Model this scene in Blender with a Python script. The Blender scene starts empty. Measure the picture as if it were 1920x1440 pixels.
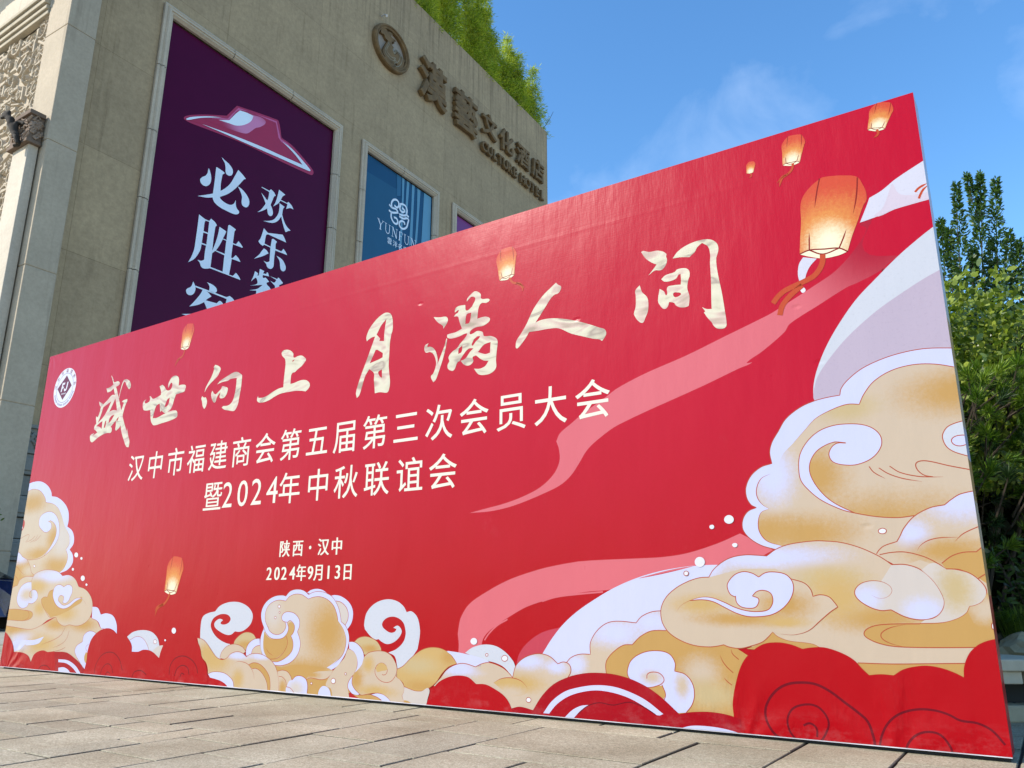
import bpy, bmesh, math, random
import numpy as np
from math import sin, cos, radians, pi
from mathutils import Vector, Matrix
from mathutils.geometry import tessellate_polygon
S = bpy.context.scene
COL = S.collection
R = radians

# ------------------------------------------------------------------ camera, sky, sun, exposure
EYE = Vector((0.0, 0.0, 0.5958))
cam = bpy.data.cameras.new('camera'); camo = bpy.data.objects.new('camera', cam); COL.objects.link(camo)
cam.sensor_width = 36.0; cam.lens = 36.0 * 1496.206 / 1920.0; cam.clip_start = 0.05; cam.clip_end = 6000.0
_p, _r = R(15.32436), R(0.151057)
_F = Vector((0, cos(_p), sin(_p))); _X = Vector((1, 0, 0)); _U = _X.cross(_F)
_RX = _X * cos(_r) + _U * sin(_r); _UP = _U * cos(_r) - _X * sin(_r)
camo.matrix_world = Matrix(((_RX.x, _UP.x, -_F.x, EYE.x), (_RX.y, _UP.y, -_F.y, EYE.y), (_RX.z, _UP.z, -_F.z, EYE.z), (0, 0, 0, 1)))
S.camera = camo

SUN_AZ, SUN_EL = -106.0, 37.0          # degrees clockwise from +Y, and above the horizon
world = bpy.data.worlds.new('World'); S.world = world; world.use_nodes = True
def build_world():
    nt = world.node_tree; nt.nodes.clear(); N = nt.nodes.new; L = nt.links.new
    out = N('ShaderNodeOutputWorld'); bg = N('ShaderNodeBackground'); bg.inputs['Strength'].default_value = 0.15
    sky = N('ShaderNodeTexSky'); sky.sky_type = 'NISHITA'; sky.sun_disc = False
    sky.sun_elevation = R(SUN_EL); sky.sun_rotation = R(SUN_AZ)
    sky.air_density = 1.15; sky.dust_density = 0.35; sky.ozone_density = 3.0; sky.altitude = 100
    tc = N('ShaderNodeTexCoord'); mp = N('ShaderNodeMapping'); mp.inputs['Scale'].default_value = (2.3, 2.3, 3.2)
    mp.inputs['Rotation'].default_value = (0.0, 0.12, 0.5); mp.inputs['Location'].default_value = (5.3, 0.7, 1.4)
    nz = N('ShaderNodeTexNoise'); nz.inputs['Scale'].default_value = 2.3; nz.inputs['Detail'].default_value = 7; nz.inputs['Roughness'].default_value = 0.55; nz.inputs['Distortion'].default_value = 0.35
    L(tc.outputs['Generated'], mp.inputs['Vector']); L(mp.outputs['Vector'], nz.inputs['Vector'])
    mr = N('ShaderNodeMapRange'); mr.inputs['From Min'].default_value = 0.54; mr.inputs['From Max'].default_value = 0.92; mr.inputs['To Max'].default_value = 0.24
    L(nz.outputs['Fac'], mr.inputs['Value'])
    hs = N('ShaderNodeHueSaturation'); hs.inputs['Saturation'].default_value = 1.22; hs.inputs['Hue'].default_value = 0.5
    L(sky.outputs['Color'], hs.inputs['Color'])
    mx = N('ShaderNodeMix'); mx.data_type = 'RGBA'; mx.inputs['B'].default_value = (5.2, 5.8, 6.6, 1)
    L(mr.outputs['Result'], mx.inputs['Factor']); L(hs.outputs['Color'], mx.inputs['A'])
    L(mx.outputs['Result'], bg.inputs['Color']); L(bg.outputs['Background'], out.inputs['Surface'])
build_world()
sd = Vector((sin(R(SUN_AZ)) * cos(R(SUN_EL)), cos(R(SUN_AZ)) * cos(R(SUN_EL)), sin(R(SUN_EL))))
sun = bpy.data.lights.new('sun', 'SUN'); sun.energy = 3.3; sun.angle = R(0.53); sun.color = (1.0, 0.93, 0.83)
suno = bpy.data.objects.new('sun', sun); COL.objects.link(suno); suno.rotation_euler = sd.to_track_quat('Z', 'Y').to_euler(); suno.location = sd * 60
S.view_settings.view_transform = 'Standard'; S.view_settings.look = 'None'; S.view_settings.gamma = 1.0; S.view_settings.use_curve_mapping = False
S.view_settings.exposure = 0.92
S.render.film_transparent = False
S.cycles.max_bounces = 6
try: S.cycles.use_denoising = True
except Exception: pass

# ------------------------------------------------------------------ helpers
def lin(c):
    return tuple((v / 255 / 12.92 if v / 255 <= 0.04045 else ((v / 255 + 0.055) / 1.055) ** 2.4) for v in c)
def tag(o, label=None, cat=None, group=None, kind=None):
    if label: o['label'] = label
    if cat: o['category'] = cat
    if group: o['group'] = group
    if kind: o['kind'] = kind
    return o
def empty(name, loc=(0, 0, 0), rz=0.0, label=None, cat=None, group=None):
    o = bpy.data.objects.new(name, None); o.location = loc; o.rotation_euler = (0, 0, rz); o.empty_display_size = 0.3
    COL.objects.link(o); return tag(o, label, cat, group)
def link(name, me, mats, parent=None, smooth=False):
    o = bpy.data.objects.new(name, me); COL.objects.link(o)
    for m in (mats if isinstance(mats, (list, tuple)) else [mats]): me.materials.append(m)
    if parent is not None: o.parent = parent
    if smooth:
        me.polygons.foreach_set('use_smooth', [True] * len(me.polygons))
    return o
class MB:
    """collects faces; build() links them as one mesh object"""
    def __init__(s): s.v = []; s.f = []; s.m = []
    def face(s, pts, m=0):
        n = len(s.v); s.v += [tuple(p) for p in pts]; s.f.append(tuple(range(n, n + len(pts)))); s.m.append(m)
    def mesh(s, vs, fs, m=0):
        n = len(s.v); s.v += [tuple(p) for p in vs]; s.f += [tuple(i + n for i in f) for f in fs]; s.m += [m] * len(fs)
    def box(s, a, b, m=0, bev=0.0):
        (x0, y0, z0), (x1, y1, z1) = a, b
        if bev <= 0:
            vs = [(x0, y0, z0), (x1, y0, z0), (x1, y1, z0), (x0, y1, z0), (x0, y0, z1), (x1, y0, z1), (x1, y1, z1), (x0, y1, z1)]
            s.mesh(vs, [(0, 3, 2, 1), (4, 5, 6, 7), (0, 1, 5, 4), (1, 2, 6, 5), (2, 3, 7, 6), (3, 0, 4, 7)], m)
        else:
            bm = bmesh.new(); bmesh.ops.create_cube(bm, size=1)
            for v in bm.verts: v.co = Vector(((x0 + x1) / 2 + v.co.x * (x1 - x0), (y0 + y1) / 2 + v.co.y * (y1 - y0), (z0 + z1) / 2 + v.co.z * (z1 - z0)))
            bmesh.ops.bevel(bm, geom=bm.edges[:], offset=bev, segments=2, profile=0.5, affect='EDGES')
            bm.verts.index_update(); s.mesh([v.co[:] for v in bm.verts], [[v.index for v in f.verts] for f in bm.faces], m); bm.free()
    def tube(s, pts, rad, n=8, m=0, cap=True):
        pts = [Vector(p) for p in pts]; rad = rad if isinstance(rad, (list, tuple)) else [rad] * len(pts)
        rings = []; up = Vector((0, 0, 1))
        for i, p in enumerate(pts):
            t = (pts[min(i + 1, len(pts) - 1)] - pts[max(i - 1, 0)]).normalized()
            a = t.cross(up if abs(t.z) < 0.95 else Vector((1, 0, 0))).normalized(); b = t.cross(a)
            rings.append([p + (a * cos(2 * pi * k / n) + b * sin(2 * pi * k / n)) * rad[i] for k in range(n)])
        vs = [q for r in rings for q in r]; fs = []
        for i in range(len(pts) - 1):
            for k in range(n): fs.append((i * n + k, i * n + (k + 1) % n, (i + 1) * n + (k + 1) % n, (i + 1) * n + k))
        if cap: fs += [tuple(range(n)), tuple(range(len(vs) - n, len(vs)))]
        s.mesh(vs, fs, m)
    def build(s, name, mats, parent=None, smooth=False):
        me = bpy.data.meshes.new(name); me.from_pydata(s.v, [], s.f); me.validate(); 
        o = link(name, me, mats, parent, smooth)
        if len(me.polygons) == len(s.m): me.polygons.foreach_set('material_index', s.m)
        me.update(); return o
def quads(name, V, mats, parent=None, mi=None):
    """V: (n, k, 3) array of k-gons as one mesh"""
    n, k, _ = V.shape; me = bpy.data.meshes.new(name)
    me.vertices.add(n * k); me.vertices.foreach_set('co', V.reshape(-1).astype(np.float32))
    me.loops.add(n * k); me.loops.foreach_set('vertex_index', np.arange(n * k, dtype=np.int32))
    me.polygons.add(n); me.polygons.foreach_set('loop_start', np.arange(0, n * k, k, dtype=np.int32))
    if mi is not None: me.polygons.foreach_set('material_index', np.asarray(mi, dtype=np.int32))
    me.update(); me.validate(); return link(name, me, mats, parent)

# ------------------------------------------------------------------ materials
def newmat(name):
    m = bpy.data.materials.new(name); m.use_nodes = True; nt = m.node_tree; b = nt.nodes['Principled BSDF']
    return m, nt, b
def noise(nt, scale, detail=4, rough=0.55, coord='Object', sc=(1, 1, 1), dist=0.0):
    N, L = nt.nodes.new, nt.links.new
    tc = N('ShaderNodeTexCoord'); mp = N('ShaderNodeMapping'); mp.inputs['Scale'].default_value = sc
    nz = N('ShaderNodeTexNoise'); nz.inputs['Scale'].default_value = scale; nz.inputs['Detail'].default_value = detail; nz.inputs['Roughness'].default_value = rough; nz.inputs['Distortion'].default_value = dist
    L(tc.outputs[coord], mp.inputs['Vector']); L(mp.outputs['Vector'], nz.inputs['Vector']); return nz
def ramp(nt, src, stops):
    r = nt.nodes.new('ShaderNodeValToRGB'); e = r.color_ramp.elements
    while len(e) < len(stops): e.new(0.5)
    for k, (p, c) in enumerate(stops): e[k].position = p; e[k].color = (*c, 1)
    nt.links.new(src, r.inputs['Fac']); return r
def mixc(nt, fac, a, b, mode='MIX'):
    m = nt.nodes.new('ShaderNodeMix'); m.data_type = 'RGBA'; m.blend_type = mode
    for s, v in (('Factor', fac), ('A', a), ('B', b)):
        if hasattr(v, 'is_linked') or hasattr(v, 'links'): nt.links.new(v, m.inputs[s])
        elif isinstance(v, (int, float)): m.inputs[s].default_value = v
        else: m.inputs[s].default_value = (*v[:3], 1)
    return m.outputs['Result']
def mathn(nt, op, a, b=None, clamp=False):
    m = nt.nodes.new('ShaderNodeMath'); m.operation = op; m.use_clamp = clamp
    for k, v in enumerate((a, b)):
        if v is None: continue
        if isinstance(v, (int, float)): m.inputs[k].default_value = v
        else: nt.links.new(v, m.inputs[k])
    return m.outputs[0]
def bump(nt, b, h, strength=0.3, dist=0.01):
    n = nt.nodes.new('ShaderNodeBump'); n.inputs['Strength'].default_value = strength; n.inputs['Distance'].default_value = dist
    nt.links.new(h, n.inputs['Height']); nt.links.new(n.outputs['Normal'], b.inputs['Normal']); return n
def simple(name, c, rough=0.6, metal=0.0, var=0.12, scale=6.0, spec=0.5, bumps=0.0):
    m, nt, b = newmat(name); b.inputs['Roughness'].default_value = rough; b.inputs['Metallic'].default_value = metal; b.inputs['Specular IOR Level'].default_value = spec
    n = noise(nt, scale, 5)
    lo = tuple(v * (1 - var) for v in c); hi = tuple(min(1, v * (1 + var)) for v in c)
    r = ramp(nt, n.outputs['Fac'], [(0.3, lo), (0.7, hi)]); nt.links.new(r.outputs['Color'], b.inputs['Base Color'])
    if bumps: bump(nt, b, noise(nt, scale * 5, 5).outputs['Fac'], bumps, 0.02)
    return m
# --- printed vinyl of the backdrop: one shared surface (weave, sags, scuffs), many inks
def vinyl_group():
    g = bpy.data.node_groups.new('vinyl_surface', 'ShaderNodeTree')
    g.interface.new_socket('Normal', in_out='OUTPUT', socket_type='NodeSocketVector'); g.interface.new_socket('Rough', in_out='OUTPUT', socket_type='NodeSocketFloat'); g.interface.new_socket('Scuff', in_out='OUTPUT', socket_type='NodeSocketFloat')
    N, L = g.nodes.new, g.links.new; out = N('NodeGroupOutput')
    class T: nodes = g.nodes; links = g.links
    n1 = noise(T, 0.9, 3, 0.5, sc=(1.0, 1, 0.6)); n2 = noise(T, 3.5, 4, 0.6, sc=(1.8, 1, 0.6)); n3 = noise(T, 150, 2, 0.5, sc=(1.0, 1, 0.012)); n4 = noise(T, 160, 2, 0.5, sc=(0.04, 1, 1))
    h = mathn(T, 'ADD', mathn(T, 'MULTIPLY', n1.outputs['Fac'], 1.0), mathn(T, 'MULTIPLY', n2.outputs['Fac'], 0.16))
    h2 = mathn(T, 'ADD', mathn(T, 'MULTIPLY', n3.outputs['Fac'], 0.008), mathn(T, 'MULTIPLY', n4.outputs['Fac'], 0.008))
    b = N('ShaderNodeBump'); b.inputs['Strength'].default_value = 1.0; b.inputs['Distance'].default_value = 0.022
    tc = N('ShaderNodeTexCoord'); sp = N('ShaderNodeSeparateXYZ'); L(tc.outputs['Object'], sp.inputs[0]); hw = mathn(T, 'ADD', h, h2)
    for px, pz, k, rad, amp in ((6.93, -0.02, 9, 0.34, 0.22), (7.55, -0.05, 7, 0.42, 0.26), (0.12, -0.03, 13, 0.40, 0.30), (2.62, -0.02, 11, 0.2, 0.12), (0.05, 3.02, 9, 0.22, 0.14)):
        dx, dz = mathn(T, 'SUBTRACT', sp.outputs['X'], px), mathn(T, 'SUBTRACT', sp.outputs['Z'], pz); an = mathn(T, 'ARCTAN2', dz, dx)
        d = mathn(T, 'SQRT', mathn(T, 'ADD', mathn(T, 'MULTIPLY', dx, dx), mathn(T, 'MULTIPLY', dz, dz))); fo = mathn(T, 'MULTIPLY', mathn(T, 'SUBTRACT', 1.0, mathn(T, 'DIVIDE', d, rad), True), mathn(T, 'MULTIPLY', d, 4.0, True))
        wv = mathn(T, 'SINE', mathn(T, 'ADD', mathn(T, 'MULTIPLY', an, k), mathn(T, 'MULTIPLY', n2.outputs['Fac'], 7.0))); hw = mathn(T, 'ADD', hw, mathn(T, 'MULTIPLY', mathn(T, 'MULTIPLY', wv, fo), amp))
    sm = mathn(T, 'SUBTRACT', 1.0, mathn(T, 'MULTIPLY', mathn(T, 'ABSOLUTE', mathn(T, 'SUBTRACT', sp.outputs['Z'], 2.76)), 45.0), True); hw = mathn(T, 'ADD', hw, mathn(T, 'MULTIPLY', sm, 0.010))
    for px, pz in ((7.34, 2.02), (7.42, 1.72), (7.55, 0.93), (6.1, 2.2), (4.9, 2.55), (1.2, 2.62)):      # small dents
        dx, dz = mathn(T, 'SUBTRACT', sp.outputs['X'], px), mathn(T, 'SUBTRACT', sp.outputs['Z'], pz); d = mathn(T, 'SQRT', mathn(T, 'ADD', mathn(T, 'MULTIPLY', dx, dx), mathn(T, 'MULTIPLY', mathn(T, 'MULTIPLY', dz, dz), 4.0)))
        hw = mathn(T, 'SUBTRACT', hw, mathn(T, 'MULTIPLY', mathn(T, 'SUBTRACT', 1.0, mathn(T, 'MULTIPLY', d, 34.0), True), 0.09))
    L(hw, b.inputs['Height']); L(b.outputs['Normal'], out.inputs['Normal'])
    sc = noise(T, 2.2, 8, 0.75, sc=(1.6, 1, 1.0)); mr = N('ShaderNodeMapRange'); mr.inputs['From Min'].default_value = 0.60; mr.inputs['From Max'].default_value = 0.82; mr.inputs['To Max'].default_value = 0.035
    L(sc.outputs['Fac'], mr.inputs['Value'])
    lo = mathn(T, 'SUBTRACT', 1.0, mathn(T, 'MULTIPLY', sp.outputs['Z'], 6.5), True); sm_ = noise(T, 7, 6, 0.75, sc=(1.2, 1, 2.0)); m2 = N('ShaderNodeMapRange'); m2.inputs['From Min'].default_value = 0.50; m2.inputs['From Max'].default_value = 0.72; m2.inputs['To Max'].default_value = 0.09; L(sm_.outputs['Fac'], m2.inputs['Value'])
    vs_ = noise(T, 5.5, 7, 0.8, sc=(2.6, 1, 0.35)); m3 = N('ShaderNodeMapRange'); m3.inputs['From Min'].default_value = 0.66; m3.inputs['From Max'].default_value = 0.80; m3.inputs['To Max'].default_value = 0.16; L(vs_.outputs['Fac'], m3.inputs['Value'])
    L(mathn(T, 'ADD', mathn(T, 'ADD', mr.outputs['Result'], mathn(T, 'MULTIPLY', lo, m2.outputs['Result'])), m3.outputs['Result'], True), out.inputs['Scuff'])
    rr = N('ShaderNodeMapRange'); rr.inputs['To Min'].default_value = 0.265; rr.inputs['To Max'].default_value = 0.295
    L(n2.outputs['Fac'], rr.inputs['Value']); L(rr.outputs['Result'], out.inputs['Rough']); return g
VG = vinyl_group()
INK = dict(red=(188, 0, 20), red2=(174, 0, 26), panel=(202, 0, 42), darkred=(120, 8, 30), pink=(228, 112, 122), pinkred=(182, 22, 48), pinkred2=(205, 70, 88),
           lilac=(214, 216, 250), lilac2=(216, 217, 244), white=(240, 238, 246), paper=(214, 216, 226), paper2=(222, 220, 234), paperpink=(198, 182, 200), paperpink2=(222, 208, 222),
           cream=(214, 192, 168), creamw=(216, 204, 196), creamg=(208, 184, 138), gold=(204, 160, 94), gold2=(206, 164, 100), goldl=(212, 176, 114),
           line=(186, 86, 56), tassel=(204, 80, 40), ivory=(250, 244, 226), lant=(222, 84, 54), lantg=(240, 168, 84), lantw=(255, 248, 212), lantrib=(150, 40, 26), violet=(110, 92, 150), maroon=(118, 20, 52))
def ink_lin(k): return tuple(v * 0.57 for v in lin(INK[k]))
_mats = {}
def vinyl(name, base, bl=(), grain=0.0, foil=False):
    if name in _mats: return _mats[name]
    m, nt, b = newmat('print_' + name); N, L = nt.nodes.new, nt.links.new
    g = N('ShaderNodeGroup'); g.node_tree = VG
    L(g.outputs['Normal'], b.inputs['Normal']); L(g.outputs['Rough'], b.inputs['Roughness']); b.inputs['Specular IOR Level'].default_value = 0.16
    col = N('ShaderNodeRGB'); col.outputs[0].default_value = (*ink_lin(base), 1); c = col.outputs[0]
    if bl:
        tc = N('ShaderNodeTexCoord'); gr = noise(nt, 55, 3, 0.8); gw = noise(nt, 5, 3, 0.6)
        jit = mathn(nt, 'ADD', mathn(nt, 'MULTIPLY', mathn(nt, 'SUBTRACT', gr.outputs['Fac'], 0.5), 0.7), mathn(nt, 'MULTIPLY', mathn(nt, 'SUBTRACT', gw.outputs['Fac'], 0.5), 0.3))
        if base == 'pink': jit = mathn(nt, 'MULTIPLY', jit, 0.12)
        for cx, cy, rx, ry, k in bl:
            v1 = N('ShaderNodeVectorMath'); v1.operation = 'SUBTRACT'; v1.inputs[1].default_value = (cx, 0, cy); L(tc.outputs['Object'], v1.inputs[0])
            v2 = N('ShaderNodeVectorMath'); v2.operation = 'MULTIPLY'; v2.inputs[1].default_value = (1 / rx, 0, 1 / ry); L(v1.outputs[0], v2.inputs[0])
            v3 = N('ShaderNodeVectorMath'); v3.operation = 'LENGTH'; L(v2.outputs[0], v3.inputs[0])
            mr = N('ShaderNodeMapRange'); mr.interpolation_type = 'SMOOTHSTEP'; mr.inputs['From Min'].default_value = 1.25; mr.inputs['From Max'].default_value = 0.15
            L(mathn(nt, 'ADD', v3.outputs['Value'], jit), mr.inputs['Value'])
            c = mixc(nt, mr.outputs['Result'], c, ink_lin(k))
    if grain:
        gn = noise(nt, 75, 3, 0.7); mr = N('ShaderNodeMapRange'); mr.inputs['From Min'].default_value = 0.56; mr.inputs['From Max'].default_value = 0.75; mr.inputs['To Max'].default_value = grain
        L(gn.outputs['Fac'], mr.inputs['Value']); c = mixc(nt, mr.outputs['Result'], c, tuple(v * 0.62 for v in ink_lin(base)))
    if foil:
        w = noise(nt, 2.1, 2, 0.5, sc=(1.2, 1, 3.4), dist=1.6)
        fl_ = lambda *q: tuple(v * 0.50 for v in lin(q))
        r = ramp(nt, w.outputs['Fac'], [(0.30, fl_(200, 180, 158)), (0.42, fl_(242, 212, 196)), (0.50, fl_(254, 246, 218)), (0.60, fl_(242, 234, 204)), (0.66, fl_(196, 178, 162)), (0.74, fl_(250, 236, 210))])
        c = r.outputs['Color']
    c = mixc(nt, g.outputs['Scuff'], c, (0.62, 0.5, 0.5))
    L(c, b.inputs['Base Color']); _mats[name] = m; return m
TONES = {
 'tone0': ('pink', [(7.733, 2.307, 0.372, 0.409, 'pinkred')]),
 'tone1': ('cream', [(7.976, 1.496, 0.264, 0.129, 'gold'), (7.29, 0.908, 0.272, 0.112, 'gold'), (7.111, 0.93, 0.171, 0.095, 'gold'), (7.154, 1.196, 0.131, 0.167, 'lilac'), (7.526, 1.477, 0.164, 0.075, 'creamg')]),
 'tone2': ('cream', [(7.621, 0.932, 0.461, 0.164, 'gold'), (7.354, 1.179, 0.169, 0.176, 'gold')]),
 'tone3': ('cream', [(7.942, 1.019, 0.177, 0.103, 'lilac'), (7.732, 0.889, 0.085, 0.08, 'lilac'), (7.861, 0.811, 0.206, 0.072, 'gold')]),
 'tone4': ('cream', [(7.067, 0.808, 0.413, 0.067, 'lilac'), (7.36, 0.704, 0.206, 0.07, 'creamg'), (7.548, 0.536, 0.251, 0.078, 'gold'), (7.402, 0.628, 0.172, 0.125, 'goldl'), (6.779, 0.76, 0.148, 0.083, 'lilac'), (7.906, 0.541, 0.094, 0.068, 'creamg')]),
 'tone5': ('creamw', [(7.738, 0.568, 0.094, 0.065, 'lilac'), (7.516, 0.621, 0.077, 0.067, 'lilac')]),
 'tone6': ('creamw', [(7.868, 0.656, 0.085, 0.117, 'creamg')]),
 'tone7': ('gold', [(7.962, 0.575, 0.072, 0.063, 'cream')]),
 'tone8': ('gold', [(6.51, 0.203, 0.115, 0.107, 'cream'), (6.737, 0.274, 0.116, 0.098, 'cream'), (6.774, 0.178, 0.185, 0.084, 'creamg')]),
 'tone9': ('cream', [(6.282, 0.449, 0.215, 0.086, 'lilac'), (6.493, 0.503, 0.157, 0.077, 'lilac'), (6.049, 0.285, 0.078, 0.065, 'lilac')]),
 'tone10': ('cream', [(6.762, 0.59, 0.187, 0.058, 'goldl'), (6.944, 0.524, 0.279, 0.041, 'gold'), (7.158, 0.591, 0.152, 0.074, 'gold'), (7.151, 0.512, 0.126, 0.029, 'goldl')]),
 'tone11': ('lilac', [(6.481, 0.241, 0.07, 0.041, 'cream'), (6.638, 0.21, 0.044, 0.073, 'cream')]),
 'tone12': ('cream', [(5.752, 0.288, 0.149, 0.052, 'lilac'), (5.934, 0.266, 0.08, 0.044, 'lilac'), (5.696, 0.173, 0.207, 0.059, 'goldl')]),
 'tone13': ('cream', [(5.28, 0.23, 0.187, 0.055, 'lilac'), (5.483, 0.246, 0.109, 0.038, 'cream')]),
 'tone14': ('goldl', [(5.649, 0.119, 0.133, 0.044, 'cream')]),
 'tone15': ('creamg', [(3.408, 0.306, 0.115, 0.033, 'gold')]),
 'tone16': ('creamg', [(4.586, 0.317, 0.091, 0.03, 'gold')]),
 'tone17': ('cream', [(4.205, 0.412, 0.229, 0.27, 'gold'), (4.035, 0.168, 0.391, 0.087, 'gold'), (3.668, 0.523, 0.102, 0.122, 'creamw')]),
 'tone18': ('gold', [(3.951, 0.217, 0.199, 0.068, 'gold'), (4.374, 0.188, 0.16, 0.08, 'cream')]),
 'tone19': ('cream', [(4.077, 0.139, 0.108, 0.026, 'gold')]),
 'tone20': ('cream', [(4.305, 0.135, 0.177, 0.13, 'cream')]),
 'tone21': ('cream', [(3.068, 0.188, 0.245, 0.113, 'goldl'), (2.992, 0.242, 0.134, 0.08, 'goldl'), (3.329, 0.231, 0.153, 0.033, 'lilac'), (3.575, 0.235, 0.129, 0.027, 'lilac'), (3.352, 0.072, 0.08, 0.087, 'goldl')]),
 'tone22': ('cream', [(3.817, 0.043, 0.049, 0.062, 'gold')]),
 'tone23': ('lilac', [(3.945, 0.05, 0.095, 0.056, 'creamw')]),
 'tone24': ('cream', [(4.485, 0.131, 0.078, 0.108, 'gold'), (4.637, 0.071, 0.206, 0.043, 'goldl'), (4.578, 0.223, 0.063, 0.064, 'goldl')]),
 'tone25': ('goldl', [(4.98, 0.235, 0.193, 0.061, 'creamg'), (5.21, 0.291, 0.073, 0.055, 'gold'), (5.017, 0.116, 0.158, 0.046, 'gold')]),
 'tone26': ('cream', [(0.132, 1.511, 0.305, 0.117, 'gold'), (0.739, 0.91, 0.296, 0.106, 'gold'), (0.762, 1.145, 0.206, 0.193, 'creamw')]),
 'tone27': ('cream', [(0.407, 1.014, 0.36, 0.085, 'gold'), (0.6, 1.152, 0.141, 0.146, 'gold')]),
 'tone28': ('gold', [(0.042, 1.012, 0.253, 0.088, 'lilac'), (0.259, 0.872, 0.146, 0.073, 'cream')]),
 'tone29': ('cream', [(0.698, 0.817, 0.411, 0.07, 'lilac'), (0.448, 0.726, 0.212, 0.083, 'goldl'), (0.552, 0.539, 0.138, 0.081, 'goldl'), (0.968, 0.496, 0.238, 0.078, 'goldl')]),
 'tone30': ('cream', [(0.085, 0.358, 0.393, 0.07, 'gold'), (1.287, 0.412, 0.267, 0.075, 'gold'), (0.363, 0.247, 0.282, 0.08, 'lilac'), (0.863, 0.405, 0.241, 0.067, 'gold'), (0.646, 0.233, 0.36, 0.1, 'goldl')]),
 'tone31': ('lilac', [(0.28, 0.656, 0.145, 0.071, 'cream')]),
}
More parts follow.
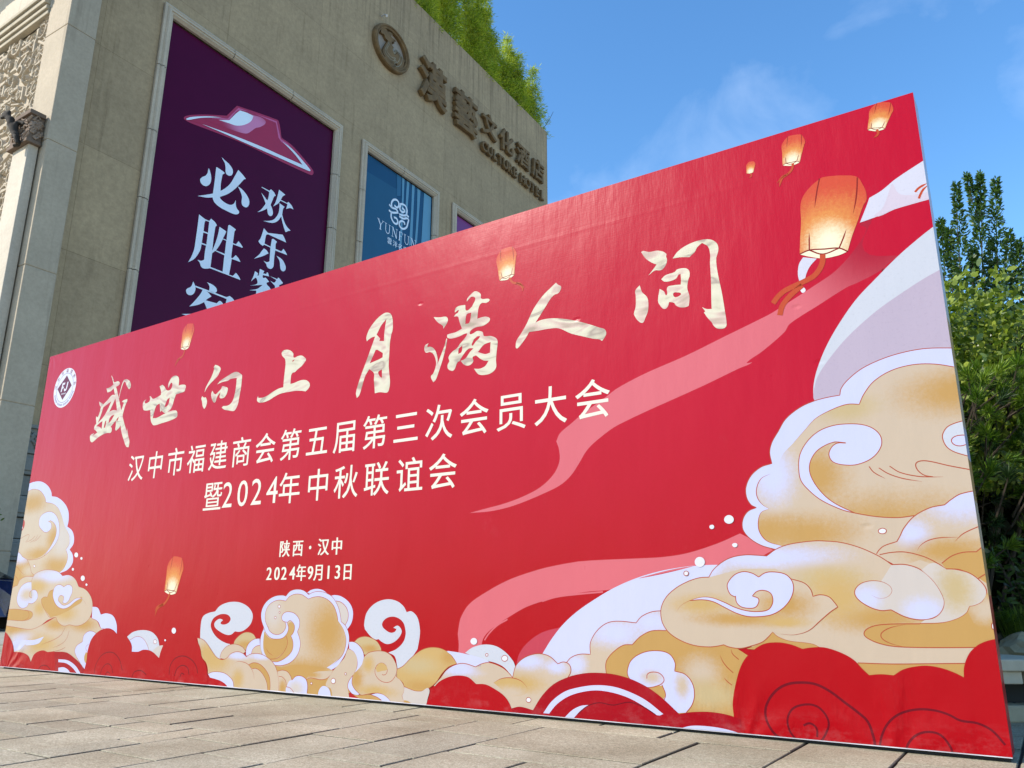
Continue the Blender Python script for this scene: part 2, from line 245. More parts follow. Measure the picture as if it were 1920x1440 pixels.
# printed picture in millimetres on the panel (x from its left end, z up; "!" marks a corner)
ART = [
 ('ribbon_print', 'F', 'tone0', '5339,1115! 5485,1138 5590,1155 5720,1187 5838,1232 5927,1298 5968,1370 5966,1439 5949,1488! 5974,1532 6045,1578 6115,1623 6269,1703 6345,1745 6516,1804 6749,1864 6972,1934 7191,2002 7237,2020 7436,2112 7543,2168 7646,2265 7701,2349 7674,2380 7737,2402! 7678,2238 7840,2170! 7747,2111 7842,2185 7788,2147 7707,2107 7627,2081 7580,2069 7446,2007 7301,1938 7270,1899 7155,1820 7071,1773 7098,1769 7028,1749 6841,1688 6345,1538 6212,1467 6144,1414 6092,1344 6039,1281 5970,1234 5855,1193 5720,1154 5609,1130 5486,1116', []),
 ('ribbon_print', 'F', 'pink', '5270,420! 5279,477 5293,517 5344,583 5437,639 5617,718 5811,771 5942,795 6078,812! 6184,816 6444,819 6441,819 6565,822 6697,837 6860,880 6974,923! 7127,839! 7018,785! 6852,768 6680,761 6561,741 6437,716 6281,666 6118,652 5939,623 5753,576 5618,513 5530,465 5460,409 5436,345 5432,298 5437,291! 5277,317! 5278,364', []),
 ('ribbon_print', 'S', 'pink', '5461,389 5490,425 5550,473 5618,505', [9.0, 1.0, 1.0]),
 ('ribbon_print', 'S', 'pink', '5847,604 5939,627 6074,641 6222,652', [9.0, 1.0, 1.0]),
 ('ribbon_print', 'F', 'pinkred2', '5677,262! 5696,323 5752,385 5846,440 5964,469! 6026,459! 5845,299!', []),
 ('moon_print', 'F', 'paper', '7988,2285! 7923,2245 7822,2175 7718,2089 7618,2001 7529,1894 7459,1790 7409,1689 7386,1620 7378,1563 7381,1531! 7495,1491! 7986,1663! 8028,1997!', []),
 ('moon_print', 'F', 'paperpink', '7991,2069! 7922,2042 7832,1998 7700,1925 7561,1822 7458,1717 7405,1646 7382,1584! 7377,1549 7382,1529! 7496,1498! 7986,1663!', []),
 ('moon_print', 'F', 'paper2', '7991,2629! 7857,2569 7787,2526 7730,2504! 7718,2475 7675,2387! 7743,2396 7833,2413 7921,2419 7994,2422!', []),
 ('moon_print', 'F', 'paperpink2', '7838,2554! 7783,2435 7743,2400 7833,2413 7921,2419 7994,2422! 7990,2458! 7870,2480', []),
 ('moon_print', 'F', 'paper2', '7395,2273! 7459,2250! 7425,2219 7404,2185 7392,2149! 7368,2138! 7362,2187 7372,2240', []),
 ('moon_print', 'F', 'white', '7366,2101! 7384,2115! 7391,2095 7376,2086', []),
 ('moon_print', 'S', 'tassel', '7985,2505! 7964,2499 7946,2491 7929,2476', [11.0, 0.0, 1.0]),
 ('moon_print', 'S', 'tassel', '7987,2495! 7965,2479 7951,2459 7941,2438', [11.0, 0.0, 1.0]),
 ('moon_print', 'F', 'lilac2', '5845,328! 5909,412 5982,488 6072,556 6187,622 6290,673 6415,719 6537,750 6654,768 6731,773 6437,718 6561,749 6681,769 6797,777 6886,776! 6958,714! 6755,574! 6274,217! 5934,236!', []),
 ('right_cloud', 'F', 'lilac', '7995,1689! 7887,1706 7798,1705 7705,1690 7608,1657 7539,1611 7506,1574 7497,1543! 7441,1540 7381,1531 7311,1508 7239,1460 7199,1404 7163,1351 7149,1303 7155,1249! 7101,1236 7049,1198 7020,1143 7020,1094 7038,1058 7064,1042! 7022,1027 6994,990 6990,942 7019,899 7072,863 7138,841! 7265,784! 8014,766!', []),
 ('right_cloud', 'S', 'line', '7995,1689! 7887,1706 7798,1705 7705,1690 7608,1657 7539,1611 7506,1574 7497,1543! 7441,1540 7381,1531 7311,1508 7239,1460 7199,1404 7163,1351 7149,1303 7155,1249! 7101,1236 7049,1198 7020,1143 7020,1094 7038,1058 7064,1042! 7022,1027 6994,990 6990,942 7019,899 7072,863 7138,841', [3.0, 1.0, 1.0]),
 ('right_cloud', 'F', 'tone1', '7994,1599! 7907,1629 7820,1640 7729,1627 7650,1587 7601,1532 7577,1488! 7527,1495 7462,1481 7379,1446 7321,1393 7266,1340 7210,1289 7182,1236 7144,1200 7097,1180 7071,1132 7072,1090 7094,1054 7123,1033! 7084,1017 7067,973 7070,925 7101,882 7170,856! 7329,783! 8014,766!', []),
 ('right_cloud', 'S', 'line', '7994,1599! 7907,1629 7820,1640 7729,1627 7650,1587 7601,1532 7577,1488! 7527,1495 7462,1481 7379,1446 7321,1393 7266,1340', [3.0, 1.0, 0.0]),
 ('right_cloud', 'S', 'line', '7144,1200 7097,1180 7071,1132 7072,1090 7094,1054 7123,1033', [3.0, 0.0, 0.0]),
 ('right_cloud', 'S', 'line', '7123,1033 7084,1017 7067,973 7070,925 7101,882 7170,856', [3.0, 0.0, 0.0]),
 ('right_cloud', 'F', 'tone2', '7458,1320! 7406,1311 7364,1285 7335,1243 7327,1195 7344,1139 7383,1079 7430,1036 7507,992 7595,970 7683,961 7747,966! 7812,996 7869,1007! 7912,1040 8001,1061! 8003,1156! 7847,1138 7676,1159 7559,1202! 7498,1207 7436,1226 7424,1262', []),
 ('right_cloud', 'F', 'lilac', '7502,1310! 7464,1314 7432,1294 7421,1262 7437,1230 7486,1212 7542,1210 7606,1234 7647,1280 7652,1326 7626,1366 7580,1391 7518,1402 7454,1402 7387,1383 7330,1340 7291,1282 7279,1220 7283,1158 7315,1108 7368,1057 7452,1009 7506,991! 7430,1036 7383,1079 7344,1139 7327,1195 7335,1243 7364,1285 7406,1313 7453,1327! 7503,1316!', []),
 ('right_cloud', 'S', 'line', '7499,1314! 7458,1316 7430,1292 7421,1262 7437,1230 7486,1212 7542,1210 7606,1234 7647,1280 7652,1326 7626,1366 7580,1391 7518,1402 7454,1402 7387,1383 7330,1340 7291,1282 7279,1220 7283,1158 7315,1108 7368,1057 7452,1009 7506,991 7595,970 7683,961 7747,966', [3.0, 1.0, 1.0]),
 ('right_cloud', 'S', 'line', '7506,991 7430,1036 7383,1079 7344,1139 7327,1195 7335,1243 7364,1285 7406,1311 7452,1323 7499,1315', [3.0, 1.0, 1.0]),
 ('right_cloud', 'F', 'paper', '7986,1360! 7952,1353 7922,1340 7902,1314 7898,1289 7909,1253 7936,1228 7988,1204!', []),
 ('right_cloud', 'S', 'line', '7986,1360! 7952,1353 7922,1340 7902,1314 7898,1289 7909,1253 7936,1228 7988,1204', [3.0, 1.0, 1.0]),
 ('right_cloud', 'F', 'lilac', '7989,1257 7961,1252 7940,1259 7930,1276 7938,1291 7961,1298 7988,1292', []),
 ('right_cloud', 'S', 'line', '7989,1257 7961,1252 7940,1259 7930,1276 7938,1291 7961,1298 7988,1292 7989,1257', [3.0, 1.0, 1.0]),
 ('right_cloud', 'S', 'line', '7588,1196 7605,1168 7649,1136', [3.2, 1.0, 0.0]),
 ('right_cloud', 'S', 'line', '7628,1186 7664,1157 7720,1131 7795,1111', [3.2, 1.0, 0.0]),
 ('right_cloud', 'S', 'line', '7673,1190 7711,1159 7778,1136 7834,1128 7879,1125', [3.2, 1.0, 0.0]),
 ('right_cloud', 'S', 'line', '7991,1145 7907,1171 7831,1198 7795,1201 7779,1189 7784,1162 7807,1138 7840,1128', [3.2, 1.0, 1.0]),
 ('right_cloud', 'F', 'white', '7628,905 7625,899 7619,895 7611,894 7602,896 7597,900 7595,906 7598,912 7605,916 7613,918 7621,916 7627,911', []),
 ('right_cloud', 'S', 'line', '7628,905 7625,899 7619,895 7611,894 7602,896 7597,900 7595,906 7598,912 7605,916 7613,918 7621,916 7627,911 7628,905', [2.6, 1.0, 1.0]),
 ('right_cloud', 'F', 'tone3', '8011,1060! 7935,1047 7900,1028 7869,1005! 7812,996 7746,963 7700,915 7679,879 7665,858! 7611,841 7588,823 7574,805! 7737,700! 8013,685!', []),
 ('right_cloud', 'S', 'line', '8011,1060! 7935,1047 7900,1028 7869,1005! 7812,996 7746,963 7700,915 7679,879 7665,858! 7611,841 7588,823 7577,808', [3.0, 1.0, 1.0]),
 ('right_cloud', 'S', 'line', '7740,815 7754,836 7784,856 7830,867 7903,867', [3.0, 0.0, 0.0]),
 ('right_cloud', 'S', 'line', '7888,849 7924,881 7992,911', [3.0, 0.0, 1.0]),
 ('right_cloud', 'F', 'gold', '7828,761! 7869,790 7914,804 7962,805! 7991,828! 8008,651! 7933,709 7841,737!', []),
 ('right_cloud', 'S', 'line', '7828,761 7869,790 7914,804 7962,805! 7991,828', [3.0, 1.0, 1.0]),
 ('right_cloud', 'F', 'tone4', '6793,716! 6804,718! 6829,753 6876,789 6927,811 6993,820 7047,817 7094,812! 7138,841 7191,860 7258,870 7323,874 7351,873 7432,863 7509,838 7577,803 7610,780 7633,760! 7688,760 7747,777! 7841,738! 7878,735 7929,717 7981,678! 8003,322! 7454,319! 7216,382! 6757,420! 6690,526! 6685,699!', []),
 ('right_cloud', 'S', 'line', '6804,718 6829,753 6876,789 6927,811 6993,820 7047,817 7094,812! 7138,841 7191,860 7258,870 7323,874 7351,873 7432,863 7509,838 7577,803 7610,780 7633,760! 7688,759 7742,738 7786,692 7812,639 7818,598 7797,557 7762,536 7717,530 7663,541 7609,570!', [3.0, 1.0, 1.0]),
 ('right_cloud', 'S', 'line', '7589,804 7637,812 7694,812 7765,790 7816,759 7841,737! 7894,733 7953,697', [3.0, 1.0, 1.0]),
 ('right_cloud', 'F', 'tone5', '7633,760! 7688,759 7742,738 7786,692 7812,639 7818,598 7797,557 7762,536 7717,530 7663,541 7609,570! 7568,567 7523,582 7479,615 7469,646 7492,677 7535,692 7582,689!', []),
 ('right_cloud', 'S', 'line', '7633,760 7688,759 7742,738 7786,692 7812,639 7818,598 7797,557 7762,536 7717,530 7663,541 7609,570! 7568,567 7523,582 7479,615 7469,646 7492,677 7535,692 7582,689 7615,670 7621,646 7598,623 7568,618 7537,631', [3.2, 1.0, 0.0]),
 ('right_cloud', 'F', 'tone6', '7747,736! 7795,764 7841,738! 7878,735 7929,717 7970,673 7977,638 7956,604 7928,589 7909,585! 7893,558 7853,534 7798,519 7715,515! 7734,529! 7773,538 7803,563 7818,598 7812,639 7786,692', []),
 ('right_cloud', 'S', 'line', '7841,738 7878,735 7929,717 7970,673 7977,638 7956,604 7928,589 7909,585! 7893,558 7853,534 7798,519 7715,515', [3.0, 1.0, 1.0]),
 ('right_cloud', 'F', 'gold', '7495,481! 7514,495 7573,509 7715,514 7797,518 7853,534 7893,558 7909,585! 7932,581 7981,598! 8034,581! 8013,431! 7912,425 7731,419 7620,419 7564,426 7509,446 7488,466', []),
 ('right_cloud', 'F', 'tone7', '7899,563! 7909,585! 7928,589 7956,604 7977,638! 8042,638! 8023,498! 7928,507', []),
 ('right_cloud', 'S', 'line', '7968,427 7912,425 7731,419 7620,419 7564,426 7509,446 7489,469 7514,495 7573,509 7715,514', [3.0, 1.0, 1.0]),
 ('right_cloud', 'S', 'line', '7659,510 7601,497 7561,474 7559,453 7588,433 7637,420', [3.0, 0.0, 0.0]),
 ('right_cloud', 'S', 'line', '7953,696 7981,713 8007,718', [3.0, 1.0, 1.0]),
 ('right_cloud', 'F', 'white', '7993,511 7991,504 7988,498 7983,496 7979,498 7977,503 7977,511 7979,518 7983,523 7987,525 7991,523 7993,518', []),
 ('right_cloud', 'S', 'line', '7993,511 7991,504 7988,498 7983,496 7979,498 7977,503 7977,511 7979,518 7983,523 7987,525 7991,523 7993,518 7993,511', [2.6, 1.0, 1.0]),
 ('right_cloud', 'F', 'gold', '7410,353! 7457,346 7584,348 7857,361 7910,372! 7895,262! 7398,233!', []),
 ('right_cloud', 'S', 'line', '7451,347 7584,348 7750,356 7872,362', [3.0, 1.0, 1.0]),
 ('right_cloud', 'F', 'tone9', '5992,286! 6023,316 6076,335 6140,337! 6142,396 6182,455 6242,495 6309,505 6406,498! 6439,530 6496,553 6559,559! 6613,436! 6440,363! 6273,183! 5986,189!', []),
 ('right_cloud', 'S', 'line', '5992,286 6023,316 6076,335 6140,337! 6142,396 6182,455 6242,495 6309,505 6406,498! 6439,530 6496,553 6559,559', [3.0, 1.0, 1.0]),
 ('right_cloud', 'F', 'tone8', '6229,229! 6227,285 6236,314 6270,350 6329,387 6382,392! 6427,432 6491,461 6569,466! 6750,493! 7019,331! 6927,100! 6894,23! 6269,66!', []),
 ('right_cloud', 'S', 'line', '6230,243 6227,285 6236,314 6270,350 6329,387 6382,392! 6427,432 6491,461 6569,464', [3.0, 1.0, 1.0]),
 ('right_cloud', 'F', 'tone10', '6804,718! 6759,717 6700,701 6634,670 6579,627 6549,578 6544,535 6554,493 6587,451 6649,416 6716,397 6783,393 6827,398 6858,405! 6882,396 6935,391 6988,403 7042,422 7074,447 7094,467! 7126,460! 7191,456 7256,477 7311,521 7358,559 7392,581! 7380,600 7358,625 7322,634 7289,627! 7282,657 7256,686 7196,706! 7131,753! 6973,756!', []),
 ('right_cloud', 'S', 'line', '6807,719 6759,717 6700,701 6634,670 6579,627 6549,578 6544,535 6554,493 6587,451 6649,416 6716,397 6783,393 6827,398 6858,405! 6882,396 6935,391 6988,403 7042,422 7074,447 7094,467! 7115,448 7164,430 7232,424 7271,418 7298,405', [3.0, 1.0, 1.0]),
 ('right_cloud', 'F', 'gold', '7094,467! 7115,448 7164,430 7232,424 7271,418 7307,400! 7090,384! 6966,390! 7041,419 7074,444', []),
 ('right_cloud', 'S', 'line', '7196,706 7256,686 7282,657 7289,627! 7322,634 7358,625 7380,600 7392,581! 7358,559 7311,521 7256,477 7191,458 7129,460', [3.0, 1.0, 0.0]),
 ('right_cloud', 'F', 'lilac', '6931,630! 6934,601 6954,580 6991,573 7023,578 7040,601 7039,618 7012,629! 7034,649 7065,655 7096,644 7107,621 7102,591 7079,566 7026,558 6974,563 6922,578 6874,600 6815,621 6764,624 6701,608! 6764,612 6819,603 6873,577 6925,552 6977,537 7025,535 7093,544 7146,571 7185,611 7205,656 7202,695 7175,726 7124,738 7082,735 7049,716! 7019,734 6977,742 6932,727 6897,689 6895,663 6907,637 6929,625!', []),
 ('right_cloud', 'S', 'line', '6931,630! 6934,601 6954,580 6991,573 7023,578 7040,601 7039,618 7012,629! 7034,649 7065,655 7096,644 7107,621 7102,591 7079,566 7026,558 6974,563 6922,578 6874,600 6815,621 6764,624 6701,608 6653,584 6628,555', [3.2, 1.0, 0.0]),
 ('right_cloud', 'S', 'line', '6701,608! 6764,612 6819,603 6873,577 6925,552 6977,537 7025,535 7093,544 7146,571 7185,611 7205,656 7202,695 7175,726 7124,738 7082,735 7049,716! 7019,734 6977,742 6932,727 6897,689 6895,663 6907,637 6929,625', [3.2, 1.0, 1.0]),
 ('right_cloud', 'S', 'line', '6836,358 6850,326 6870,302 6895,281', [3.0, 0.0, 1.0]),
 ('right_cloud', 'S', 'line', '6892,387 6898,365 6926,341', [3.0, 0.0, 1.0]),
 ('right_cloud', 'S', 'line', '6848,257 6865,240 6885,226', [3.0, 0.0, 1.0]),
 ('right_cloud', 'F', 'gold', '6432,195! 6541,221! 6554,165 6537,128! 6431,158!', []),
 ('right_cloud', 'F', 'tone11', '6604,275! 6607,314 6579,354 6518,367 6440,356 6375,319 6350,269 6355,235 6394,203 6456,192 6510,203 6538,205! 6550,165 6537,131 6594,83! 6653,90! 6684,128 6698,174 6690,225 6656,263', []),
 ('right_cloud', 'S', 'line', '6454,233 6458,254 6482,265 6521,262 6544,241 6541,221 6510,203 6456,192 6394,203 6355,235 6350,269 6375,319 6440,356 6518,367 6579,354 6607,314 6603,275! 6656,263 6690,225 6698,174 6684,128 6649,86', [3.0, 1.0, 1.0]),
 ('right_cloud', 'S', 'line', '6533,209 6550,165 6537,131', [3.0, 1.0, 1.0]),
 ('right_cloud', 'F', 'paper', '5327,317! 5380,348 5461,366 5541,360 5609,328 5658,284 5674,254! 5655,200! 5600,248 5542,270 5472,281! 5432,287', []),
 ('right_cloud', 'F', 'lilac2', '5198,324! 5309,314 5462,288 5507,269! 5403,243! 5269,255!', []),
 ('right_cloud', 'F', 'tone12', '5653,201! 5677,262 5733,306 5817,329 5890,319 5943,282! 5979,293 6014,280 6022,248 6000,211! 5931,57! 5788,18! 5621,6! 5563,106! 5649,156!', []),
 ('right_cloud', 'S', 'line', '5655,201 5677,262 5733,306 5817,329 5890,319 5943,282! 5979,293 6014,280 6022,248 6000,211', [3.0, 1.0, 1.0]),
 ('right_cloud', 'F', 'tone13', '5103,126! 5150,169 5196,218 5258,249 5320,259 5402,244! 5452,264 5502,270 5581,250 5629,222 5655,197! 5752,118! 5788,47! 5658,24! 5365,95!', []),
 ('right_cloud', 'S', 'line', '5150,169 5196,218 5258,249 5320,259 5402,244! 5452,264 5502,270 5581,250 5629,222 5655,199', [3.0, 1.0, 1.0]),
 ('right_cloud', 'F', 'tone14', '5528,166! 5581,190 5653,197 5715,182 5756,147 5733,116 5658,105 5591,130', []),
 ('right_cloud', 'S', 'line', '5528,166 5581,190 5653,197 5715,182 5756,146', [3.0, 0.0, 0.0]),
 ('right_cloud', 'F', 'white', '5411,382 5408,373 5400,366 5388,363 5376,366 5368,372 5364,381 5367,390 5376,397 5387,400 5399,398 5408,391', []),
 ('right_cloud', 'F', 'white', '6789,792 6785,780 6775,771 6762,768 6749,772 6740,781 6737,793 6741,805 6751,814 6765,817 6778,813 6786,804', []),
 ('right_cloud', 'F', 'white', '5489,311 5488,308 5484,305 5480,304 5475,305 5472,307 5471,311 5472,314 5475,317 5480,318 5484,317 5488,315', []),
 ('right_cloud', 'S', 'line', '5489,311 5488,308 5484,305 5480,304 5475,305 5472,307 5471,311 5472,314 5475,317 5480,318 5484,317 5488,315 5489,311', [2.6, 1.0, 1.0]),
 ('right_cloud', 'F', 'white', '5622,298 5620,290 5612,284 5602,281 5592,283 5584,288 5581,296 5584,304 5592,310 5602,313 5612,311 5619,306', []),
 ('right_cloud', 'S', 'line', '5622,298 5620,290 5612,284 5602,281 5592,283 5584,288 5581,296 5584,304 5592,310 5602,313 5612,311 5619,306 5622,298', [2.6, 1.0, 1.0]),
 ('right_cloud', 'F', 'white', '5774,91 5772,85 5767,80 5759,78 5751,79 5745,83 5743,89 5745,96 5751,101 5759,103 5767,101 5772,97', []),
 ('right_cloud', 'S', 'line', '5774,91 5772,85 5767,80 5759,78 5751,79 5745,83 5743,89 5745,96 5751,101 5759,103 5767,101 5772,97 5774,91', [2.6, 1.0, 1.0]),
 ('right_cloud', 'F', 'white', '6701,739 6699,733 6695,729 6689,728 6683,729 6678,733 6677,739 6679,745 6684,749 6690,750 6696,748 6700,744', []),
 ('right_cloud', 'S', 'line', '6701,739 6699,733 6695,729 6689,728 6683,729 6678,733 6677,739 6679,745 6684,749 6690,750 6696,748 6700,744 6701,739', [2.6, 1.0, 1.0]),
 ('right_cloud', 'F', 'white', '6958,868 6956,863 6951,859 6945,858 6938,860 6934,864 6932,869 6934,874 6939,877 6946,878 6952,877 6957,873', []),
 ('right_cloud', 'F', 'white', '6949,992 6945,981 6935,974 6923,972 6911,976 6903,984 6901,994 6905,1004 6914,1011 6926,1014 6938,1010 6946,1002', []),
 ('right_cloud', 'F', 'white', '6848,960 6846,955 6841,951 6835,950 6829,952 6825,956 6824,961 6826,967 6831,970 6837,971 6843,970 6847,965', []),
 ('red_cloud_print', 'F', 'red', '6885,79! 6884,154 6916,270 6948,335 6993,381 7049,414 7116,423 7174,415 7222,398! 7262,405 7318,407 7384,388 7435,360 7466,325 7492,299! 7539,305 7590,303! 7627,327 7673,341 7722,347 7775,340 7821,324 7852,308! 7858,348 7882,399 7918,434 7961,454 8013,464! 8024,-43! 6898,-165! 6903,0!', []),
 ('red_cloud_print', 'S', 'darkred', '7094,10 7058,40 7033,96 7041,151 7085,210 7140,243 7204,254 7266,250 7325,223 7381,182 7435,142 7467,110 7483,49 7486,4', [11.0, 1.0, 1.0]),
 ('red_cloud_print', 'S', 'darkred', '7163,10 7135,49 7130,97 7156,141 7208,162 7258,160 7292,132 7306,92 7290,50 7262,10', [9.0, 1.0, 1.0]),
 ('red_cloud_print', 'S', 'darkred', '7197,75 7226,86 7252,68 7252,32', [9.0, 1.0, 1.0]),
 ('red_cloud_print', 'S', 'darkred', '7501,6 7515,57 7546,111 7595,151 7663,173 7728,174 7779,161 7818,142 7878,136 7925,113 7963,64', [9.0, 1.0, 1.0]),
 ('red_cloud_print', 'S', 'darkred', '7603,10 7615,38 7646,71 7691,89 7738,82 7769,41 7775,10', [9.0, 1.0, 1.0]),
 ('red_cloud_print', 'F', 'red2', '5783,36! 5843,116 5915,178 6004,218 6091,240 6176,248 6275,245 6371,226 6463,190 6537,144 6623,75! 6575,-3! 5751,-27!', []),
 ('red_cloud_print', 'F', 'lilac', '5851,31! 5905,94 5985,146 6072,172 6166,187 6265,186 6353,167 6445,132 6534,75! 6515,67! 6496,69 6413,113 6336,142 6247,159 6165,162 6080,148 6002,122 5932,78 5887,31!', []),
 ('red_cloud_print', 'F', 'lilac', '5978,16! 6026,57 6079,82 6126,89! 6079,61 6036,21!', []),
 ('red_cloud_print', 'S', 'darkred', '6058,38 6111,80 6183,104 6264,98 6353,117 6429,101 6494,69', [5.0, 1.0, 1.0]),
 ('red_cloud_print', 'F', 'red', '5048,13! 5083,86 5134,144 5208,179 5281,192 5353,186 5409,153! 5474,154 5543,131 5601,101 5639,59 5663,-5! 5050,-50!', []),
 ('red_cloud_print', 'F', 'red2', '5649,41! 5705,53 5788,41! 5806,5! 5658,-5!', []),
 ('red_cloud_print', 'F', 'red2', '6623,83! 6687,95 6775,101 6852,95 6918,80! 6909,-38! 6542,-71! 6577,67!', []),
 ('red_cloud_print', 'F', 'lilac', '6574,4! 6629,21 6683,34 6762,37 6839,32 6909,19! 6910,3! 6803,10 6717,13 6628,9', []),
 ('centre_cloud', 'F', 'paper', '2895,303! 2881,409 2893,486 2957,516 3033,528! 3075,564 3147,588 3230,597 3315,590 3400,560 3446,521 3455,487 3434,441 3377,404 3324,391 3277,393! 3236,370 3185,368 3112,387 3051,415 3037,441 3057,464 3098,477 3133,468! 3115,457 3108,445 3137,437 3188,446 3216,472 3198,498 3150,511 3084,506 3021,479 2997,440 3009,405 3059,360 3121,330 3199,309 3236,306! 3230,284 3181,243 3141,202! 3092,214 3028,255 2963,305', []),
 ('centre_cloud', 'F', 'paper', '4535,431! 4526,461 4543,532 4610,589 4707,614 4790,604 4846,574 4875,538! 4914,543 4962,507 4984,439 4983,392 4970,325! 4927,276 4864,226 4818,205! 4794,276 4739,298! 4805,322 4857,364 4873,408 4869,437 4851,476 4802,505 4741,509 4693,489 4678,458 4711,429 4753,415 4786,422 4798,438! 4771,445! 4805,458 4833,441 4840,417 4809,378 4763,354 4722,348 4681,360 4655,375! 4631,372 4588,389', []),
 ('centre_cloud', 'F', 'tone15', '3273,302! 3283,331 3328,366 3379,387 3432,390 3478,378 3510,351! 3448,274! 3324,270!', []),
 ('centre_cloud', 'S', 'line', '3274,308 3283,331 3328,366 3379,387 3432,390 3478,378 3508,353', [3.0, 1.0, 1.0]),
 ('centre_cloud', 'F', 'tone16', '4447,353! 4482,377 4531,388 4581,384 4639,363 4676,325 4684,301! 4589,263! 4480,304!', []),
 ('centre_cloud', 'S', 'line', '4449,354 4482,377 4531,388 4581,384 4639,363 4676,325 4682,306', [3.0, 1.0, 1.0]),
 ('centre_cloud', 'F', 'lilac', '4209,636! 4254,641 4308,633 4371,604 4411,565 4425,519 4414,467 4381,428! 4314,476!', []),
 ('centre_cloud', 'F', 'creamw', '4265,604! 4311,596 4355,570 4380,534 4383,493 4362,454! 4321,476! 4300,544!', []),
 ('centre_cloud', 'S', 'line', '4265,604 4311,596 4355,570 4380,534 4383,493 4362,454', [3.0, 1.0, 1.0]),
 ('centre_cloud', 'F', 'lilac', '3990,658! 4024,674 4079,682 4135,674 4176,655! 4109,623!', []),
 ('centre_cloud', 'F', 'lilac', '3582,424! 3549,477 3542,527 3566,578 3614,615 3680,637 3748,641 3781,635! 3820,667 3869,679 3927,678 3969,666 4005,645! 4049,660 4105,665 4168,655 4232,628 4283,575 4310,523 4323,474! 4368,446 4398,396 4402,345 4381,284 4328,216 4271,179 4205,168! 4079,119! 3760,108! 3645,226! 3591,246! 3564,289 3553,344 3568,394', []),
 ('centre_cloud', 'F', 'tone17', '3627,422! 3594,466 3585,516 3607,567 3659,598 3718,609 3784,603! 3816,631 3872,648 3938,645 3981,628 4006,616! 4053,628 4116,631 4188,612 4245,575 4280,523 4294,481! 4347,430 4374,375 4374,324 4353,273 4297,230 4225,192 4152,158 4039,127 3899,99 3756,140 3645,226 3602,263 3587,311 3588,372 3598,400', []),
 ('centre_cloud', 'S', 'line', '3582,424! 3549,477 3542,527 3566,578 3614,615 3680,637 3748,641 3781,635! 3820,667 3869,679 3927,678 3969,666 4005,645! 4049,660 4105,665 4168,655 4232,628 4283,575 4310,523 4323,474! 4368,446 4398,396 4402,345 4381,284 4328,216 4271,179 4204,169', [2.6, 1.0, 1.0]),
 ('centre_cloud', 'S', 'line', '3627,422 3594,466 3585,516 3607,567 3659,598 3718,609 3784,603! 3816,631 3872,648 3938,645 3981,628 4006,616! 4053,628 4116,631 4188,612 4245,575 4280,523 4294,481', [2.6, 1.0, 1.0]),
 ('centre_cloud', 'S', 'line', '4347,430 4374,375 4374,324 4353,273 4297,225 4262,203', [2.6, 0.0, 0.0]),
 ('centre_cloud', 'S', 'line', '3583,416 3568,394 3555,344 3564,289 3587,249', [2.6, 1.0, 1.0]),
 ('centre_cloud', 'F', 'gold', '3589,400! 3609,378 3663,352 3731,353 3788,366 3820,377 3832,340 3820,297 3776,252 3721,226 3662,222 3616,252 3591,312', []),
 ('centre_cloud', 'F', 'gold2', '3827,459! 3859,464 3891,435 3883,400 3861,376! 3886,331 3880,277 3828,233 3764,209 3689,212 3662,222! 3745,230 3806,275 3833,329 3816,377! 3828,410', []),
 ('centre_cloud', 'F', 'lilac', '3793,464! 3805,436 3784,401 3736,382 3685,385 3640,406 3627,425! 3582,424! 3608,389 3663,357 3723,352 3780,360 3818,388 3831,426 3814,461! 3842,475 3881,454 3892,427 3883,397 3861,376! 3886,336 3883,283 3827,236 3748,206 3690,205! 3717,186 3792,184 3879,209 3938,258 3958,317 3948,359 3921,404! 3937,439 3931,482 3886,519 3827,532 3778,524 3756,496 3772,471', []),
 ('centre_cloud', 'S', 'line', '3793,464 3805,436 3784,401 3736,382 3685,385 3640,406 3624,431', [2.6, 1.0, 1.0]),
 ('centre_cloud', 'S', 'line', '3582,424 3608,389 3663,357 3723,352 3780,360 3818,388 3831,426 3814,461! 3842,475 3881,454 3892,427 3883,397 3861,376! 3886,336 3883,283 3827,236 3748,206 3690,206', [2.6, 1.0, 1.0]),
 ('centre_cloud', 'S', 'line', '3718,183 3792,184 3879,209 3938,258 3958,317 3948,359 3921,404! 3937,439 3931,482 3886,519 3827,532 3778,524 3756,496 3772,471 3814,463', [2.6, 1.0, 1.0]),
 ('centre_cloud', 'S', 'line', '3816,374 3833,329 3806,275 3745,230 3663,219', [2.6, 1.0, 1.0]),
 ('centre_cloud', 'S', 'line', '3615,296 3649,264 3702,242', [2.4, 0.0, 0.0]),
 ('centre_cloud', 'F', 'white', '3735,566 3734,561 3730,557 3724,556 3717,557 3712,561 3710,566 3711,571 3715,575 3721,577 3728,575 3733,572', []),
 ('centre_cloud', 'S', 'line', '3735,566 3734,561 3730,557 3724,556 3717,557 3712,561 3710,566 3711,571 3715,575 3721,577 3728,575 3733,572 3735,566', [2.6, 1.0, 1.0]),
 ('centre_cloud', 'F', 'white', '3738,527 3738,524 3735,522 3732,521 3729,522 3726,524 3725,527 3725,530 3727,532 3731,533 3734,532 3737,530', []),
 ('centre_cloud', 'S', 'line', '3738,527 3738,524 3735,522 3732,521 3729,522 3726,524 3725,527 3725,530 3727,532 3731,533 3734,532 3737,530 3738,527', [2.6, 1.0, 1.0]),
 ('centre_cloud', 'F', 'white', '3701,492 3700,488 3697,485 3693,484 3688,485 3684,488 3682,492 3683,496 3686,499 3691,501 3695,500 3699,497', []),
 ('centre_cloud', 'S', 'line', '3701,492 3700,488 3697,485 3693,484 3688,485 3684,488 3682,492 3683,496 3686,499 3691,501 3695,500 3699,497 3701,492', [2.6, 1.0, 1.0]),
